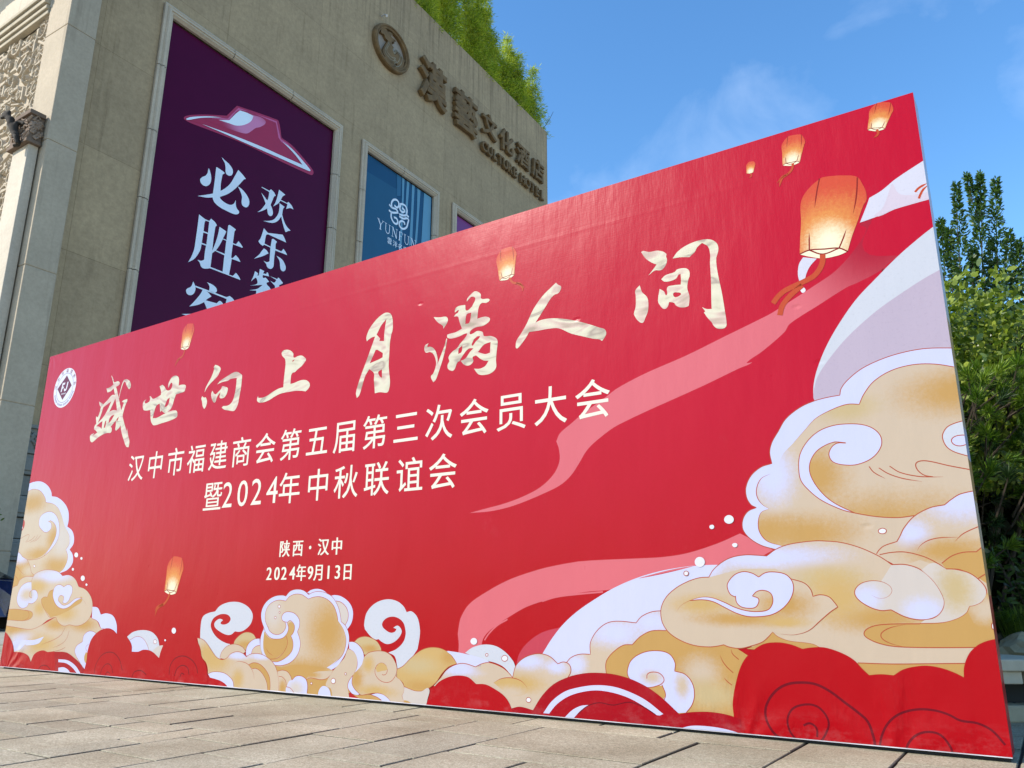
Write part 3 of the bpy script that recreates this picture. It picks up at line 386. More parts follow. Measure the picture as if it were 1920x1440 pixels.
 ('centre_cloud', 'F', 'tone18', '3701,185! 3793,173 3913,194 4226,187 4287,174 4416,215! 4519,180! 4438,117! 4450,54! 4243,-3! 3759,-23!', []),
 ('centre_cloud', 'F', 'tone19', '4037,109! 4069,144 4152,163 4276,171! 4252,142 4216,120 4157,112 4102,117', []),
 ('centre_cloud', 'S', 'line', '4037,107 4071,118 4110,118 4164,113 4216,120 4252,142 4276,171', [2.6, 1.0, 1.0]),
 ('centre_cloud', 'F', 'tone20', '4276,171! 4314,206 4369,253 4401,310 4438,308 4472,277 4486,238 4479,188 4450,147 4416,116 4416,76 4431,18! 4286,9! 4267,63 4220,80 4232,116', []),
 ('centre_cloud', 'S', 'line', '4405,309 4438,301 4472,277 4486,238 4479,188 4450,147', [2.6, 1.0, 1.0]),
 ('centre_cloud', 'F', 'lilac', '4408,311! 4404,352! 4433,354 4469,346 4515,315 4538,276 4535,236 4509,201 4468,167! 4487,210 4480,259 4452,293', []),
 ('centre_cloud', 'S', 'line', '4405,352 4433,354 4469,346 4515,315 4538,276 4535,236 4509,201 4468,167', [2.6, 1.0, 1.0]),
 ('centre_cloud', 'F', 'cream', '3135,207! 3152,248 3193,283 3246,303 3309,306 3375,289 3414,262! 3357,227! 3224,199!', []),
 ('centre_cloud', 'S', 'line', '3137,210 3152,248 3193,283 3246,303 3309,306 3375,289 3410,265', [2.6, 1.0, 1.0]),
 ('centre_cloud', 'F', 'lilac', '3418,234! 3417,279 3442,318 3492,345 3547,352! 3557,308! 3515,298 3483,275 3474,247! 3436,235', []),
 ('centre_cloud', 'F', 'cream', '3474,247! 3483,275 3515,298 3559,308! 3587,246! 3506,232!', []),
 ('centre_cloud', 'S', 'line', '3418,234 3417,279 3442,318 3492,345 3547,352', [2.6, 1.0, 1.0]),
 ('centre_cloud', 'S', 'line', '3475,249 3483,275 3515,298 3556,307', [2.6, 1.0, 1.0]),
 ('centre_cloud', 'F', 'tone21', '2859,338! 2920,330 2972,305 3038,255 3091,217 3131,202 3174,198 3214,210 3255,240 3308,256 3344,257 3390,245 3424,226! 3461,244 3521,252 3591,246 3662,222 3708,196 3746,155 3771,98 3787,5! 3318,-1! 3316,43 3269,84 3201,109 3117,113 3021,95! 3012,134 2984,173 2941,200 2891,268', []),
 ('centre_cloud', 'S', 'line', '2861,338 2920,330 2972,305 3038,255 3091,217 3131,202 3174,198 3214,210 3255,240 3308,256 3344,257 3390,245 3424,226! 3461,244 3521,252 3591,246 3662,222 3708,196 3746,155 3771,98 3785,10', [2.6, 1.0, 1.0]),
 ('centre_cloud', 'F', 'gold', '3457,175! 3503,190 3565,185 3628,155 3676,110 3693,57 3693,10 3672,9! 3661,61 3626,107 3579,140 3534,154 3496,150!', []),
 ('centre_cloud', 'S', 'line', '3305,180 3335,191 3380,192 3434,183 3477,160 3512,123 3531,78', [2.6, 0.0, 0.0]),
 ('centre_cloud', 'S', 'line', '3457,175 3503,190 3565,185 3628,155 3676,110 3693,57 3694,10', [2.6, 1.0, 1.0]),
 ('centre_cloud', 'S', 'line', '3496,150 3534,154 3579,140 3626,107 3661,61 3674,9', [2.6, 1.0, 1.0]),
 ('centre_cloud', 'F', 'lilac2', '3021,96! 3071,110 3136,114 3201,109 3259,89 3305,58 3327,-1! 3262,7! 3241,28 3182,52 3106,65 3049,71!', []),
 ('centre_cloud', 'F', 'red', '3021,78! 3049,71 3106,65 3182,52 3241,28 3265,1! 2977,-15! 2992,71!', []),
 ('centre_cloud', 'S', 'line', '3024,96 3071,110 3136,114 3201,109 3259,89 3305,58 3324,5', [2.6, 1.0, 1.0]),
 ('centre_cloud', 'F', 'tone22', '3755,145! 3804,155 3854,147 3889,120 3904,97! 3964,92! 3933,13! 3787,5! 3771,98', []),
 ('centre_cloud', 'S', 'line', '3757,146 3804,155 3854,147 3889,120 3902,98', [2.6, 1.0, 1.0]),
 ('centre_cloud', 'F', 'tone23', '3850,40! 3876,88 3904,98! 3937,122 3984,127 4033,109 4053,71 4050,20! 3855,-7!', []),
 ('centre_cloud', 'S', 'line', '3904,98 3937,122 3984,127 4033,109 4053,71 4052,20', [2.6, 1.0, 1.0]),
 ('centre_cloud', 'S', 'line', '3772,114 3809,111 3844,86 3852,54! 3897,45 3932,18', [2.6, 1.0, 1.0]),
 ('centre_cloud', 'F', 'lilac', '4156,1! 4159,42 4183,71 4213,76 4252,60 4275,9!', []),
 ('centre_cloud', 'F', 'white', '4304,112 4302,104 4295,98 4286,95 4276,97 4269,102 4265,110 4267,118 4274,124 4283,127 4293,125 4301,120', []),
 ('centre_cloud', 'S', 'line', '4304,112 4302,104 4295,98 4286,95 4276,97 4269,102 4265,110 4267,118 4274,124 4283,127 4293,125 4301,120 4304,112', [2.6, 1.0, 1.0]),
 ('centre_cloud', 'F', 'white', '4096,86 4095,83 4092,80 4088,79 4084,80 4081,82 4079,86 4080,89 4083,92 4087,93 4091,92 4095,90', []),
 ('centre_cloud', 'S', 'line', '4096,86 4095,83 4092,80 4088,79 4084,80 4081,82 4079,86 4080,89 4083,92 4087,93 4091,92 4095,90 4096,86', [2.6, 1.0, 1.0]),
 ('centre_cloud', 'F', 'white', '4397,159 4396,156 4393,153 4389,152 4385,153 4382,155 4381,158 4382,162 4384,165 4388,166 4392,165 4395,163', []),
 ('centre_cloud', 'S', 'line', '4397,159 4396,156 4393,153 4389,152 4385,153 4382,155 4381,158 4382,162 4384,165 4388,166 4392,165 4395,163 4397,159', [2.6, 1.0, 1.0]),
 ('centre_cloud', 'F', 'tone24', '4455,157! 4482,180 4522,216 4537,256 4560,282 4615,301 4670,306 4725,300 4774,275 4810,228 4817,195 4812,164! 4848,144 4876,113 4877,80 4864,58! 4876,34 4882,-17! 4744,-26! 4665,54 4576,46 4513,47 4460,86 4446,129', []),
 ('centre_cloud', 'S', 'line', '4546,272 4573,290 4615,301 4670,306 4725,300 4774,275 4810,228 4815,195 4801,161 4769,133 4722,126 4673,140 4640,173 4642,207 4664,229 4695,236 4726,222 4739,196 4729,174 4709,167 4698,170', [2.6, 1.0, 1.0]),
 ('centre_cloud', 'F', 'goldl', '4643,202! 4664,229 4695,236 4726,222 4738,201 4691,189 4657,183', []),
 ('centre_cloud', 'S', 'line', '4812,164 4848,144 4876,113 4877,80 4864,58! 4875,34 4880,-3', [2.6, 1.0, 1.0]),
 ('centre_cloud', 'F', 'lilac', '4452,151! 4425,123 4413,93 4422,69 4452,46 4492,39 4520,46! 4476,72 4451,100 4449,134', []),
 ('centre_cloud', 'S', 'line', '4455,154 4425,123 4413,93 4422,69 4464,42 4534,41 4617,56 4685,60 4740,44 4782,14', [2.6, 1.0, 1.0]),
 ('centre_cloud', 'S', 'line', '4455,154 4448,129 4451,100 4476,72 4520,46', [2.6, 1.0, 1.0]),
 ('centre_cloud', 'F', 'gold', '4464,39! 4534,40 4617,48 4673,35 4723,0! 4606,12 4522,21', []),
 ('centre_cloud', 'F', 'lilac', '4617,50! 4665,59 4713,54 4754,35 4786,9! 4722,10! 4687,31', []),
 ('centre_cloud', 'S', 'line', '4617,48 4673,35 4719,7', [2.6, 1.0, 1.0]),
 ('centre_cloud', 'F', 'tone25', '4818,206! 4864,226 4920,271 4990,316 5047,335 5103,340 5160,333 5216,309 5267,261! 5266,255! 5206,233 5158,192 5123,149 5074,115 5012,92 4955,92 4879,111! 4868,131 4817,162!', []),
 ('centre_cloud', 'S', 'line', '4818,206 4864,226 4920,271 4990,316 5047,335 5103,340 5160,333 5216,309 5267,261! 5266,255! 5206,233 5158,192 5123,149 5074,115 5012,92 4955,92 4881,109', [2.6, 1.0, 1.0]),
 ('centre_cloud', 'F', 'lilac2', '5191,321! 5271,316 5361,305 5437,292! 5438,250! 5403,246 5350,259 5269,259! 5235,296', []),
 ('centre_cloud', 'F', 'creamw', '4879,108! 4955,91 5012,91 5068,109 5058,45! 5050,8! 4881,8! 4875,34 4865,59! 4877,80', []),
 ('centre_cloud', 'F', 'gold', '4880,34! 4912,31 4952,13! 4881,15!', []),
 ('left_cloud', 'F', 'lilac', '-174,1675! -40,1698 68,1715 220,1707 358,1655 436,1592 456,1550! 560,1533 692,1475 787,1396 818,1310 812,1251! 901,1211 951,1150 956,1091 907,1043! 970,997 989,927 928,871 825,844! 481,773! -108,780!', []),
 ('left_cloud', 'F', 'tone26', '-148,1594! -39,1616 65,1644 222,1620 336,1548 368,1499! 506,1475 614,1425 693,1351 763,1265 851,1189 884,1129 881,1082 847,1045! 892,988 890,930 851,872 781,842! 466,820! -125,829!', []),
 ('left_cloud', 'S', 'line', '-76,1610 -39,1616 65,1644 222,1620 336,1548 368,1499! 506,1475 614,1425 693,1351', [2.6, 1.0, 0.0]),
 ('left_cloud', 'S', 'line', '813,1205 884,1152 889,1093 847,1045! 892,988 890,930 851,872', [2.6, 0.0, 0.0]),
 ('left_cloud', 'F', 'tone27', '491,1327! 583,1292 638,1223 624,1151 555,1069 457,1006 323,977 178,974 46,999 -98,1053! -63,1178! 313,1163! 453,1215! 528,1240 525,1289', []),
 ('left_cloud', 'F', 'lilac', '463,1316! 519,1295 531,1246 453,1215 360,1248 300,1300 311,1368 397,1403 504,1401 614,1345 674,1257 685,1160 622,1079 482,999! 575,1081 632,1163 632,1235 578,1292 498,1324', []),
 ('left_cloud', 'S', 'line', '463,1316! 519,1295 531,1246 453,1215 360,1248 300,1300 311,1368 397,1403 504,1401 614,1345 674,1257 685,1160 622,1079 482,999 348,973 178,974 46,999', [2.4, 1.0, 1.0]),
 ('left_cloud', 'S', 'line', '482,999 575,1081 632,1163 632,1235 578,1292 498,1324', [2.4, 1.0, 1.0]),
 ('left_cloud', 'F', 'red', '-77,1376! -22,1364 24,1339 33,1288 -28,1227 -97,1205! -149,1361!', []),
 ('left_cloud', 'F', 'white', '7,1283 6,1271 -3,1264 -19,1261 -37,1265 -52,1274 -60,1286 -59,1297 -50,1305 -34,1308 -16,1304 -1,1295', []),
 ('left_cloud', 'S', 'line', '-57,1159 35,1187 148,1207 145,1170 106,1138', [2.4, 1.0, 1.0]),
 ('left_cloud', 'S', 'line', '114,1136 217,1161 262,1190', [2.4, 0.0, 1.0]),
 ('left_cloud', 'S', 'line', '177,1131 279,1158 315,1198', [2.4, 0.0, 1.0]),
 ('left_cloud', 'S', 'line', '251,1131 326,1163 365,1192', [2.4, 0.0, 1.0]),
 ('left_cloud', 'F', 'white', '355,911 355,905 350,901 342,899 333,901 326,906 322,912 322,918 327,922 335,924 344,922 351,917', []),
 ('left_cloud', 'S', 'line', '355,911 355,905 350,901 342,899 333,901 326,906 322,912 322,918 327,922 335,924 344,922 351,917 355,911', [2.6, 1.0, 1.0]),
 ('left_cloud', 'F', 'tone28', '-115,1067! -57,1067 34,1037 90,1004! 192,971 267,908 300,859 365,828! 257,727! -66,657!', []),
 ('left_cloud', 'S', 'line', '-82,1068 -57,1067 34,1037 90,1004! 192,971 267,908 300,859 359,830', [2.4, 1.0, 1.0]),
 ('left_cloud', 'S', 'line', '-66,921 27,907 87,875 187,831', [2.4, 1.0, 0.0]),
 ('left_cloud', 'S', 'line', '-67,847 30,821 87,783 104,747', [2.4, 1.0, 0.0]),
 ('left_cloud', 'F', 'tone30', '-152,389! 181,365 470,356 621,390 846,464! 1222,498! 1417,462! 1503,437 1566,385 1656,376! 1508,184! 1347,31! -49,95!', []),
 ('left_cloud', 'F', 'tone29', '-49,608! -40,669 1,720 86,741! 115,789 215,819 349,816! 388,846 521,873 660,870 779,851 856,815! 965,819 1072,783 1142,720! 1253,697 1350,641 1401,565 1392,478 1325,424 1208,395 1080,403! 997,391 903,417 846,461! 720,437 600,384 447,353 181,365 -124,384! -160,486!', []),
 ('left_cloud', 'S', 'line', '-40,669 1,720 86,741! 115,789 215,819 349,816!', [2.4, 1.0, 1.0]),
 ('left_cloud', 'S', 'line', '328,769! 349,816 388,846 521,873 660,870 779,851 856,815!', [2.4, 1.0, 1.0]),
 ('left_cloud', 'S', 'line', '1142,720! 1253,697 1350,641 1401,565 1392,478 1325,424 1208,395 1080,403! 997,391 903,417 846,461', [2.4, 1.0, 1.0]),
 ('left_cloud', 'S', 'line', '846,461 720,437 600,384 447,353 181,365 -73,381', [2.4, 1.0, 1.0]),
 ('left_cloud', 'F', 'tone31', '385,626! 337,641 332,679 409,699 471,667 481,620 412,579 340,579! 315,547 222,537 140,578 113,644 159,728 246,764 328,769!', []),
 ('left_cloud', 'S', 'line', '385,626 337,641 332,679 409,699 471,667 481,620 412,579 340,579! 315,547 222,537 140,578 113,644 159,728 246,764 328,769', [2.4, 1.0, 1.0]),
 ('left_cloud', 'F', 'gold', '650,634! 674,683 744,700! 770,608 841,557 946,535 1110,603 1232,620 1124,553 906,484 758,460! 636,528 550,608 582,631', []),
 ('left_cloud', 'S', 'line', '846,461 747,460 651,516 558,597 582,631 650,634! 675,680 744,700', [2.4, 1.0, 1.0]),
 ('left_cloud', 'F', 'lilac', '1028,629! 1052,676 1035,721 965,739 905,720! 833,740 759,723 738,666 770,608 841,557 946,535 1038,553 1142,603 1233,617 1295,576! 1227,622 1126,622 1031,580 949,563 877,586 840,614 860,645 924,637 931,611 920,588! 966,580 1014,603', []),
 ('left_cloud', 'S', 'line', '1028,629! 1052,676 1035,721 965,739 905,720! 833,740 759,723 738,666 770,608 841,557 946,535 1038,553 1142,603 1233,617 1310,559', [2.4, 1.0, 0.0]),
 ('left_cloud', 'S', 'line', '1028,629 1014,603 966,580 920,588! 931,611 924,637 860,645 840,614 877,586 949,563 1031,580 1126,622 1227,622', [2.4, 1.0, 1.0]),
 ('left_cloud', 'F', 'gold', '-115,505! -20,521 103,527 276,519 398,509 446,482 418,447 306,426 111,427 -141,432!', []),
 ('left_cloud', 'S', 'line', '-45,521 103,527 276,519 398,509 446,482 418,447 306,426 111,427 -90,432', [2.4, 1.0, 1.0]),
 ('left_cloud', 'S', 'line', '288,517 365,502 379,456 281,427', [2.4, 0.0, 0.0]),
 ('left_cloud', 'S', 'line', '670,228 857,272 975,319 1022,380', [2.4, 0.0, 1.0]),
 ('left_cloud', 'S', 'line', '866,206 996,242 1069,288 1093,354', [2.4, 0.0, 1.0]),
 ('left_cloud', 'S', 'line', '885,179 989,193 1068,217', [2.4, 0.0, 1.0]),
 ('left_cloud', 'F', 'lilac', '163,236! 265,256 522,263 695,296! 622,237 421,215 394,225! 315,177 226,157!', []),
 ('left_cloud', 'F', 'lilac', '1403,554! 1487,544 1544,491! 1625,502 1727,482 1790,420 1813,343! 1664,345! 1572,383 1514,435 1417,462!', []),
 ('left_cloud', 'S', 'line', '1417,460 1514,435 1572,383! 1616,380', [2.4, 1.0, 1.0]),
 ('left_cloud', 'F', 'lilac', '1446,35! 1302,124 1228,185 1241,233 1324,270! 1331,321 1394,355 1474,353 1530,331! 1475,235! 1476,151!', []),
 ('left_cloud', 'S', 'line', '1328,103 1228,185 1241,233 1324,270! 1331,321 1394,355 1474,353 1530,331', [2.4, 1.0, 1.0]),
 ('left_cloud', 'S', 'line', '1420,254 1386,227 1416,191', [2.4, 1.0, 1.0]),
 ('left_cloud', 'F', 'gold', '1396,190! 1381,148 1408,107 1459,104! 1438,181!', []),
 ('left_cloud', 'F', 'white', '1063,992 1062,982 1053,974 1038,972 1022,975 1009,983 1002,994 1003,1004 1012,1012 1027,1014 1043,1011 1056,1003', []),
 ('left_cloud', 'F', 'white', '1142,960 1141,954 1136,950 1128,949 1119,951 1112,955 1108,961 1109,967 1114,971 1122,972 1131,970 1138,966', []),
 ('left_cloud', 'F', 'white', '1029,869 1029,863 1024,858 1015,857 1006,859 999,863 994,870 995,876 1000,880 1008,882 1018,880 1025,875', []),
 ('left_cloud', 'F', 'white', '1223,790 1222,779 1212,771 1197,768 1180,771 1167,779 1159,791 1161,802 1170,810 1185,813 1202,810 1216,801', []),
 ('left_cloud', 'F', 'white', '1279,736 1278,731 1274,727 1267,726 1259,727 1253,731 1249,736 1250,741 1254,745 1261,746 1269,744 1275,741', []),
 ('left_cloud', 'F', 'white', '2590,384 2588,373 2580,365 2567,362 2553,365 2542,372 2536,383 2538,394 2546,402 2559,405 2573,402 2584,395', []),
 ('left_cloud', 'F', 'white', '2478,312 2477,308 2474,305 2469,304 2464,305 2460,307 2458,311 2458,315 2461,318 2466,319 2471,318 2476,315', []),
 ('left_cloud', 'F', 'paper', '1961,326! 2035,363 2158,380 2284,368 2372,321 2403,268! 2332,222 2073,193! 2030,262', []),
 ('left_cloud', 'F', 'lilac', '2003,301! 2097,331 2181,316 2273,234! 2175,216 2053,202!', []),
 ('left_cloud', 'S', 'line', '2003,301 2097,331 2181,316 2243,273 2273,234', [2.4, 1.0, 1.0]),
 ('left_cloud', 'F', 'white', '2363,298 2362,290 2355,284 2345,282 2335,283 2326,289 2322,297 2323,305 2329,311 2339,313 2350,311 2359,306', []),
 ('left_cloud', 'S', 'line', '2363,298 2362,290 2355,284 2345,282 2335,283 2326,289 2322,297 2323,305 2329,311 2339,313 2350,311 2359,306 2363,298', [2.6, 1.0, 1.0]),
 ('left_cloud', 'F', 'creamw', '2326,233! 2391,267 2475,275! 2442,225 2420,176! 2336,202', []),
 ('left_red_cloud', 'F', 'red', '-132,332! -1,321 117,264 184,208 216,151! 299,154 395,149 484,126 539,78! 581,146 707,181 799,170! 906,180! 988,122! 985,-18! -41,-67!', []),
 ('left_red_cloud', 'F', 'red2', '907,177! 1100,177 1237,137 1352,89 1431,35! 1403,-29! 988,-28!', []),
 ('left_red_cloud', 'F', 'lilac', '989,118! 1138,115 1274,75 1376,11! 1322,9! 1238,55 1124,90 996,95!', []),
 ('left_red_cloud', 'F', 'lilac', '1008,50! 1092,57 1170,39 1208,14! 1021,5!', []),
 ('left_red_cloud', 'F', 'red', '1407,34! 1425,118 1423,202 1459,298 1561,364 1673,385 1753,373 1817,343! 1910,345 1983,311 2039,262 2050,215! 2139,218 2207,235 2314,226 2417,181! 2432,235 2471,294 2567,321 2636,303! 2729,330 2824,337 2897,278 2934,200! 2986,161 3021,87! 3041,-36! 1439,-89!', []),
 ('left_red_cloud', 'S', 'darkred', '1566,31 1570,93 1629,167 1718,199 1814,194 1900,146 1955,69', [7.0, 1.0, 1.0]),
 ('left_red_cloud', 'S', 'darkred', '1655,25 1671,76 1730,111 1790,97 1831,43', [7.0, 1.0, 1.0]),
 ('left_red_cloud', 'S', 'darkred', '1724,18 1745,49 1785,41', [7.0, 1.0, 1.0]),
 ('left_red_cloud', 'S', 'darkred', '2565,68 2569,134 2624,188 2719,206 2819,182 2882,138 2905,93', [7.0, 1.0, 1.0]),
 ('left_red_cloud', 'S', 'darkred', '2632,61 2655,114 2715,140 2782,124 2805,79', [7.0, 1.0, 1.0]),
 ('left_red_cloud', 'S', 'darkred', '2698,55 2717,84 2750,76', [7.0, 1.0, 1.0]),
 ('left_red_cloud', 'S', 'darkred', '2092,26 2119,66 2204,80 2280,54', [7.0, 1.0, 1.0]),
 ('left_red_cloud', 'S', 'darkred', '680,11 724,52 810,59 884,31', [7.0, 1.0, 1.0]),
]
CAL = {
 'sheng': [('1185,2623! 1220,2594 1256,2544 1280,2543 1313,2545 1343,2531 1350,2515 1337,2503 1297,2494! 1343,2419 1371,2370 1405,2310 1434,2254! 1456,2312 1456,2325 1423,2333! 1448,2346 1507,2350! 1510,2329 1491,2299 1473,2236 1468,2201 1491,2157 1520,2111 1548,2070 1567,2043! 1563,2076! 1577,2050 1600,2000 1629,1949 1627,1898! 1589,1908 1539,1969 1484,2050 1455,2116! 1437,2093 1395,2072! 1379,2084 1378,2128 1368,2170! 1316,2132 1296,2118! 1318,2105 1317,2067 1255,2068 1190,2062 1109,2040 1034,2007 1009,2010 987,2029 978,2074 1038,2090! 1019,2067! 1091,2090! 1053,2116 1026,2130 1030,2161 1051,2175! 1033,2244 1060,2237! 1080,2275 1090,2330! 1066,2350 1046,2389! 1069,2378 1124,2352! 1172,2375 1247,2421 1296,2417! 1261,2484! 1218,2464 1166,2458! 1138,2501! 1189,2503 1247,2522! 1229,2559', ['1251,2364! 1131,2322! 1109,2254 1074,2180! 1158,2231 1218,2302', '1312,2381! 1286,2337 1241,2265! 1301,2274 1365,2262! 1342,2319', '1335,2229! 1285,2221 1258,2197 1256,2153! 1295,2181', '1207,2189! 1195,2180 1185,2123! 1208,2126 1213,2186!', '1149,2191! 1104,2177 1056,2152! 1113,2140 1153,2116! 1152,2160', '1408,2199! 1376,2174 1390,2156! 1407,2184']), ('1363,2370! 1379,2464 1405,2535 1441,2543 1480,2532 1519,2504 1534,2458 1515,2438! 1475,2472 1442,2516! 1417,2522 1389,2462 1374,2378!', [])],
 'shi': [('2111,2363! 2105,2395 2123,2432 2152,2457 2197,2461 2237,2443 2253,2415 2256,2362! 2284,2366 2338,2359 2360,2344 2357,2321 2345,2300 2297,2294 2233,2290! 2216,2249 2198,2189 2167,2159 2120,2145 2085,2152 2055,2174! 2037,2161! 2023,2207 2015,2240! 1976,2231 1955,2205 1943,2160 1937,2119! 1999,2116 2080,2134 2160,2150 2242,2150 2273,2138 2287,2106 2279,2086 2208,2070 2094,2060 1969,2053 1936,2072 1911,2106 1898,2149 1883,2201! 1844,2200 1794,2208 1774,2224 1761,2263 1768,2291 1805,2305! 1787,2286 1804,2268 1854,2277! 1863,2297 1849,2326! 1866,2326! 1902,2297 1953,2300 2014,2316! 2013,2345 1981,2397! 2022,2406! 2057,2381 2088,2350 2124,2340 2155,2351 2166,2381 2155,2404 2137,2401 2124,2382', ['2151,2274! 2118,2262 2102,2233 2088,2198! 2125,2201 2145,2227'])],
 'xiang': [('2727,2471! 2773,2453 2804,2426 2794,2399 2777,2371 2738,2345 2691,2319 2653,2290 2623,2251! 2632,2288 2656,2324! 2692,2370 2714,2417 2719,2442! 2709,2452!', []), ('2599,2224! 2623,2207 2645,2207 2664,2182 2670,2159 2659,2124 2642,2109! 2618,2138 2602,2179 2589,2206', []), ('2724,2252! 2749,2226 2772,2214 2807,2232 2838,2252 2847,2270 2878,2263 2918,2246 2921,2221 2909,2192 2883,2171 2842,2170! 2827,2184 2833,2225! 2800,2197 2787,2171 2782,2152 2764,2146 2736,2172 2714,2220', []), ('2780,2297! 2818,2322 2890,2345 2970,2366 3019,2364 3072,2336 3084,2323 3085,2276 3084,2222 3076,2169 3066,2094 3040,2052 3017,2044 2958,2057 2907,2069 2867,2091! 2886,2102! 2936,2098 2975,2109 3003,2141 3018,2204 3022,2264 3020,2315! 2944,2317 2913,2308 2846,2307', [])],
 'shang': [('3565,2452 3599,2448 3638,2431 3663,2406 3667,2379 3681,2371 3717,2378 3757,2375 3791,2355 3808,2337 3795,2316 3762,2290 3721,2271 3697,2256 3672,2254 3659,2239 3657,2206 3657,2169! 3696,2171 3745,2179 3788,2181 3831,2171 3861,2149 3869,2125 3855,2104 3829,2087! 3782,2099 3710,2108 3637,2110 3557,2109 3492,2095 3434,2076 3382,2068 3328,2070 3300,2082 3290,2101 3298,2126! 3306,2110! 3354,2106 3407,2114 3457,2133 3530,2152 3581,2155! 3581,2222 3584,2290 3585,2343 3574,2379 3545,2405 3531,2429 3540,2447', ['3686,2356! 3661,2354! 3661,2339!'])],
 'yue': [('4419,2367! 4412,2398 4436,2453 4496,2511 4550,2540 4591,2547 4632,2529 4652,2485 4657,2411 4646,2374! 4637,2318 4636,2242 4635,2156 4644,2098 4654,2030 4645,1976 4628,1964 4567,1976 4520,1975! 4516,2004 4505,2072 4502,2120 4456,2158! 4421,2113 4395,2040 4374,1981 4352,1965! 4341,2005 4372,2102 4415,2201 4459,2301 4496,2389! 4466,2388 4439,2379', ['4594,2499! 4549,2461 4509,2400! 4545,2364! 4537,2348! 4581,2340! 4583,2416', '4507,2288! 4458,2199! 4517,2209! 4540,2213 4576,2223! 4576,2254! 4522,2288!', '4575,2137! 4545,2127 4542,2114 4560,2087 4579,2075!'])],
 'man': [('5017,2429! 5071,2416 5122,2411 5139,2389 5131,2363 5102,2331! 5098,2351 5050,2388', []), ('4981,2252! 4953,2243 4946,2216 4961,2190 4995,2189 5024,2170 5046,2125 5049,2088 5029,2037 5009,2018 5031,1976! 5050,1989 5073,2039 5103,2116 5128,2202 5137,2256! 5129,2257! 5117,2214 5086,2146 5062,2095! 5061,2132 5046,2180 5022,2212 4994,2226 4971,2230', []), ('5137,2283! 5153,2285! 5208,2288 5256,2302! 5233,2357 5221,2391 5188,2398! 5204,2413 5220,2419 5225,2436 5195,2424! 5198,2451 5225,2464 5279,2460! 5289,2419 5333,2437 5338,2445! 5359,2487 5332,2507 5305,2494 5291,2481! 5294,2501 5321,2523 5358,2538 5401,2510 5406,2477 5459,2465 5472,2453 5449,2440 5407,2445 5386,2417 5377,2346! 5419,2349 5450,2345 5476,2327 5466,2306 5420,2289 5368,2290 5326,2275 5321,2253 5347,2253 5378,2263 5420,2248 5431,2220 5483,2210 5523,2189 5536,2165 5529,2097 5525,2045 5525,1994 5485,1966 5425,1964 5389,1977 5357,2016! 5403,2009 5444,2020 5469,2050! 5423,2062 5371,2102! 5345,2093 5351,2066 5320,2044 5278,2056 5250,2087! 5224,2078 5203,2037 5182,2029 5149,2050 5146,2077 5159,2098 5152,2126 5179,2157 5221,2177 5242,2200 5289,2241 5296,2263 5230,2252 5165,2251 5137,2265', ['5323,2398! 5291,2391 5282,2329! 5314,2332 5329,2397!', '5262,2186! 5234,2170 5230,2135! 5256,2144', '5351,2152! 5312,2156 5271,2123 5240,2084! 5287,2094 5323,2132', '5483,2170! 5432,2162 5386,2121! 5443,2098 5479,2101!', '5353,2212! 5379,2227! 5400,2221 5369,2195 5338,2172'])],
 'ren': [('5961,2461! 5975,2445 5996,2428 5992,2407 5974,2389 5950,2386 5922,2366 5875,2308 5832,2256 5813,2234! 5855,2243 5930,2239 6021,2216 6110,2184 6197,2144 6240,2122 6278,2103 6287,2077 6276,2055 6259,2037! 6242,2049 6204,2060 6143,2084 6056,2120 5975,2167 5892,2178 5836,2179 5769,2183! 5740,2145 5692,2098 5675,2095 5671,2115 5677,2144 5711,2185 5750,2238 5799,2323 5866,2396 5932,2442', [])],
 'jian': [('6522,2521! 6536,2524 6572,2509 6620,2505 6656,2489 6674,2471! 6670,2456! 6675,2435 6663,2402 6638,2383 6599,2389 6559,2367! 6591,2399 6612,2422! 6577,2446 6546,2478', []), ('6505,2322! 6517,2279 6544,2245 6552,2216 6548,2161 6530,2122 6513,2097 6485,2115 6465,2150 6463,2163 6475,2200 6478,2263 6477,2296', []), ('6708,2435! 6737,2467 6785,2491 6847,2503 6900,2501 6936,2488 6961,2462 6968,2436 6965,2410 6953,2378 6952,2328 6958,2266 6970,2172 6978,2081 6983,1998 6975,1981 6953,1977 6929,1985 6912,2005 6906,2021! 6882,2055 6866,2085! 6874,2091! 6857,2118! 6882,2102 6909,2097! 6911,2155 6916,2260 6917,2360 6921,2405 6912,2455 6880,2485! 6852,2466 6837,2442! 6804,2420! 6751,2432', []), ('6635,2328! 6660,2346 6715,2353 6731,2365 6777,2361 6798,2342 6799,2310 6790,2289 6782,2244 6791,2196 6788,2158 6780,2139 6738,2141 6712,2158 6702,2175 6675,2186! 6662,2157 6642,2152 6620,2178 6610,2207 6623,2274! 6647,2254 6662,2228 6668,2273 6703,2277 6746,2272! 6749,2298 6749,2334! 6737,2332 6721,2313 6689,2306 6654,2310', ['6701,2231 6724,2231 6745,2219 6730,2207 6707,2208'])],
}
LTEMP = {'body': '-328,27! -356,224 -383,443 -426,648 -410,767 -335,883 -239,971 -197,994 -76,1004 44,1004 225,979 311,883 369,783 390,684 363,620 321,411 286,250 262,65! 160,17 -27,-20 -197,-1', 'rib1': '-238,980 -243,844 -241,709 -237,608', 'rib2': '235,970 254,821 262,673 255,518', 'rib3': '-254,298 -234,190 -214,78', 'rib4': '204,336 182,219 152,103', 'rim': '-328,30! -214,80 -29,93 152,104 263,64', 'rim2': '-214,80! -35,31 152,104', 'base': '-328,27! -213,77! -29,90 152,99! 262,65! 160,17 -27,-20 -197,-1'}
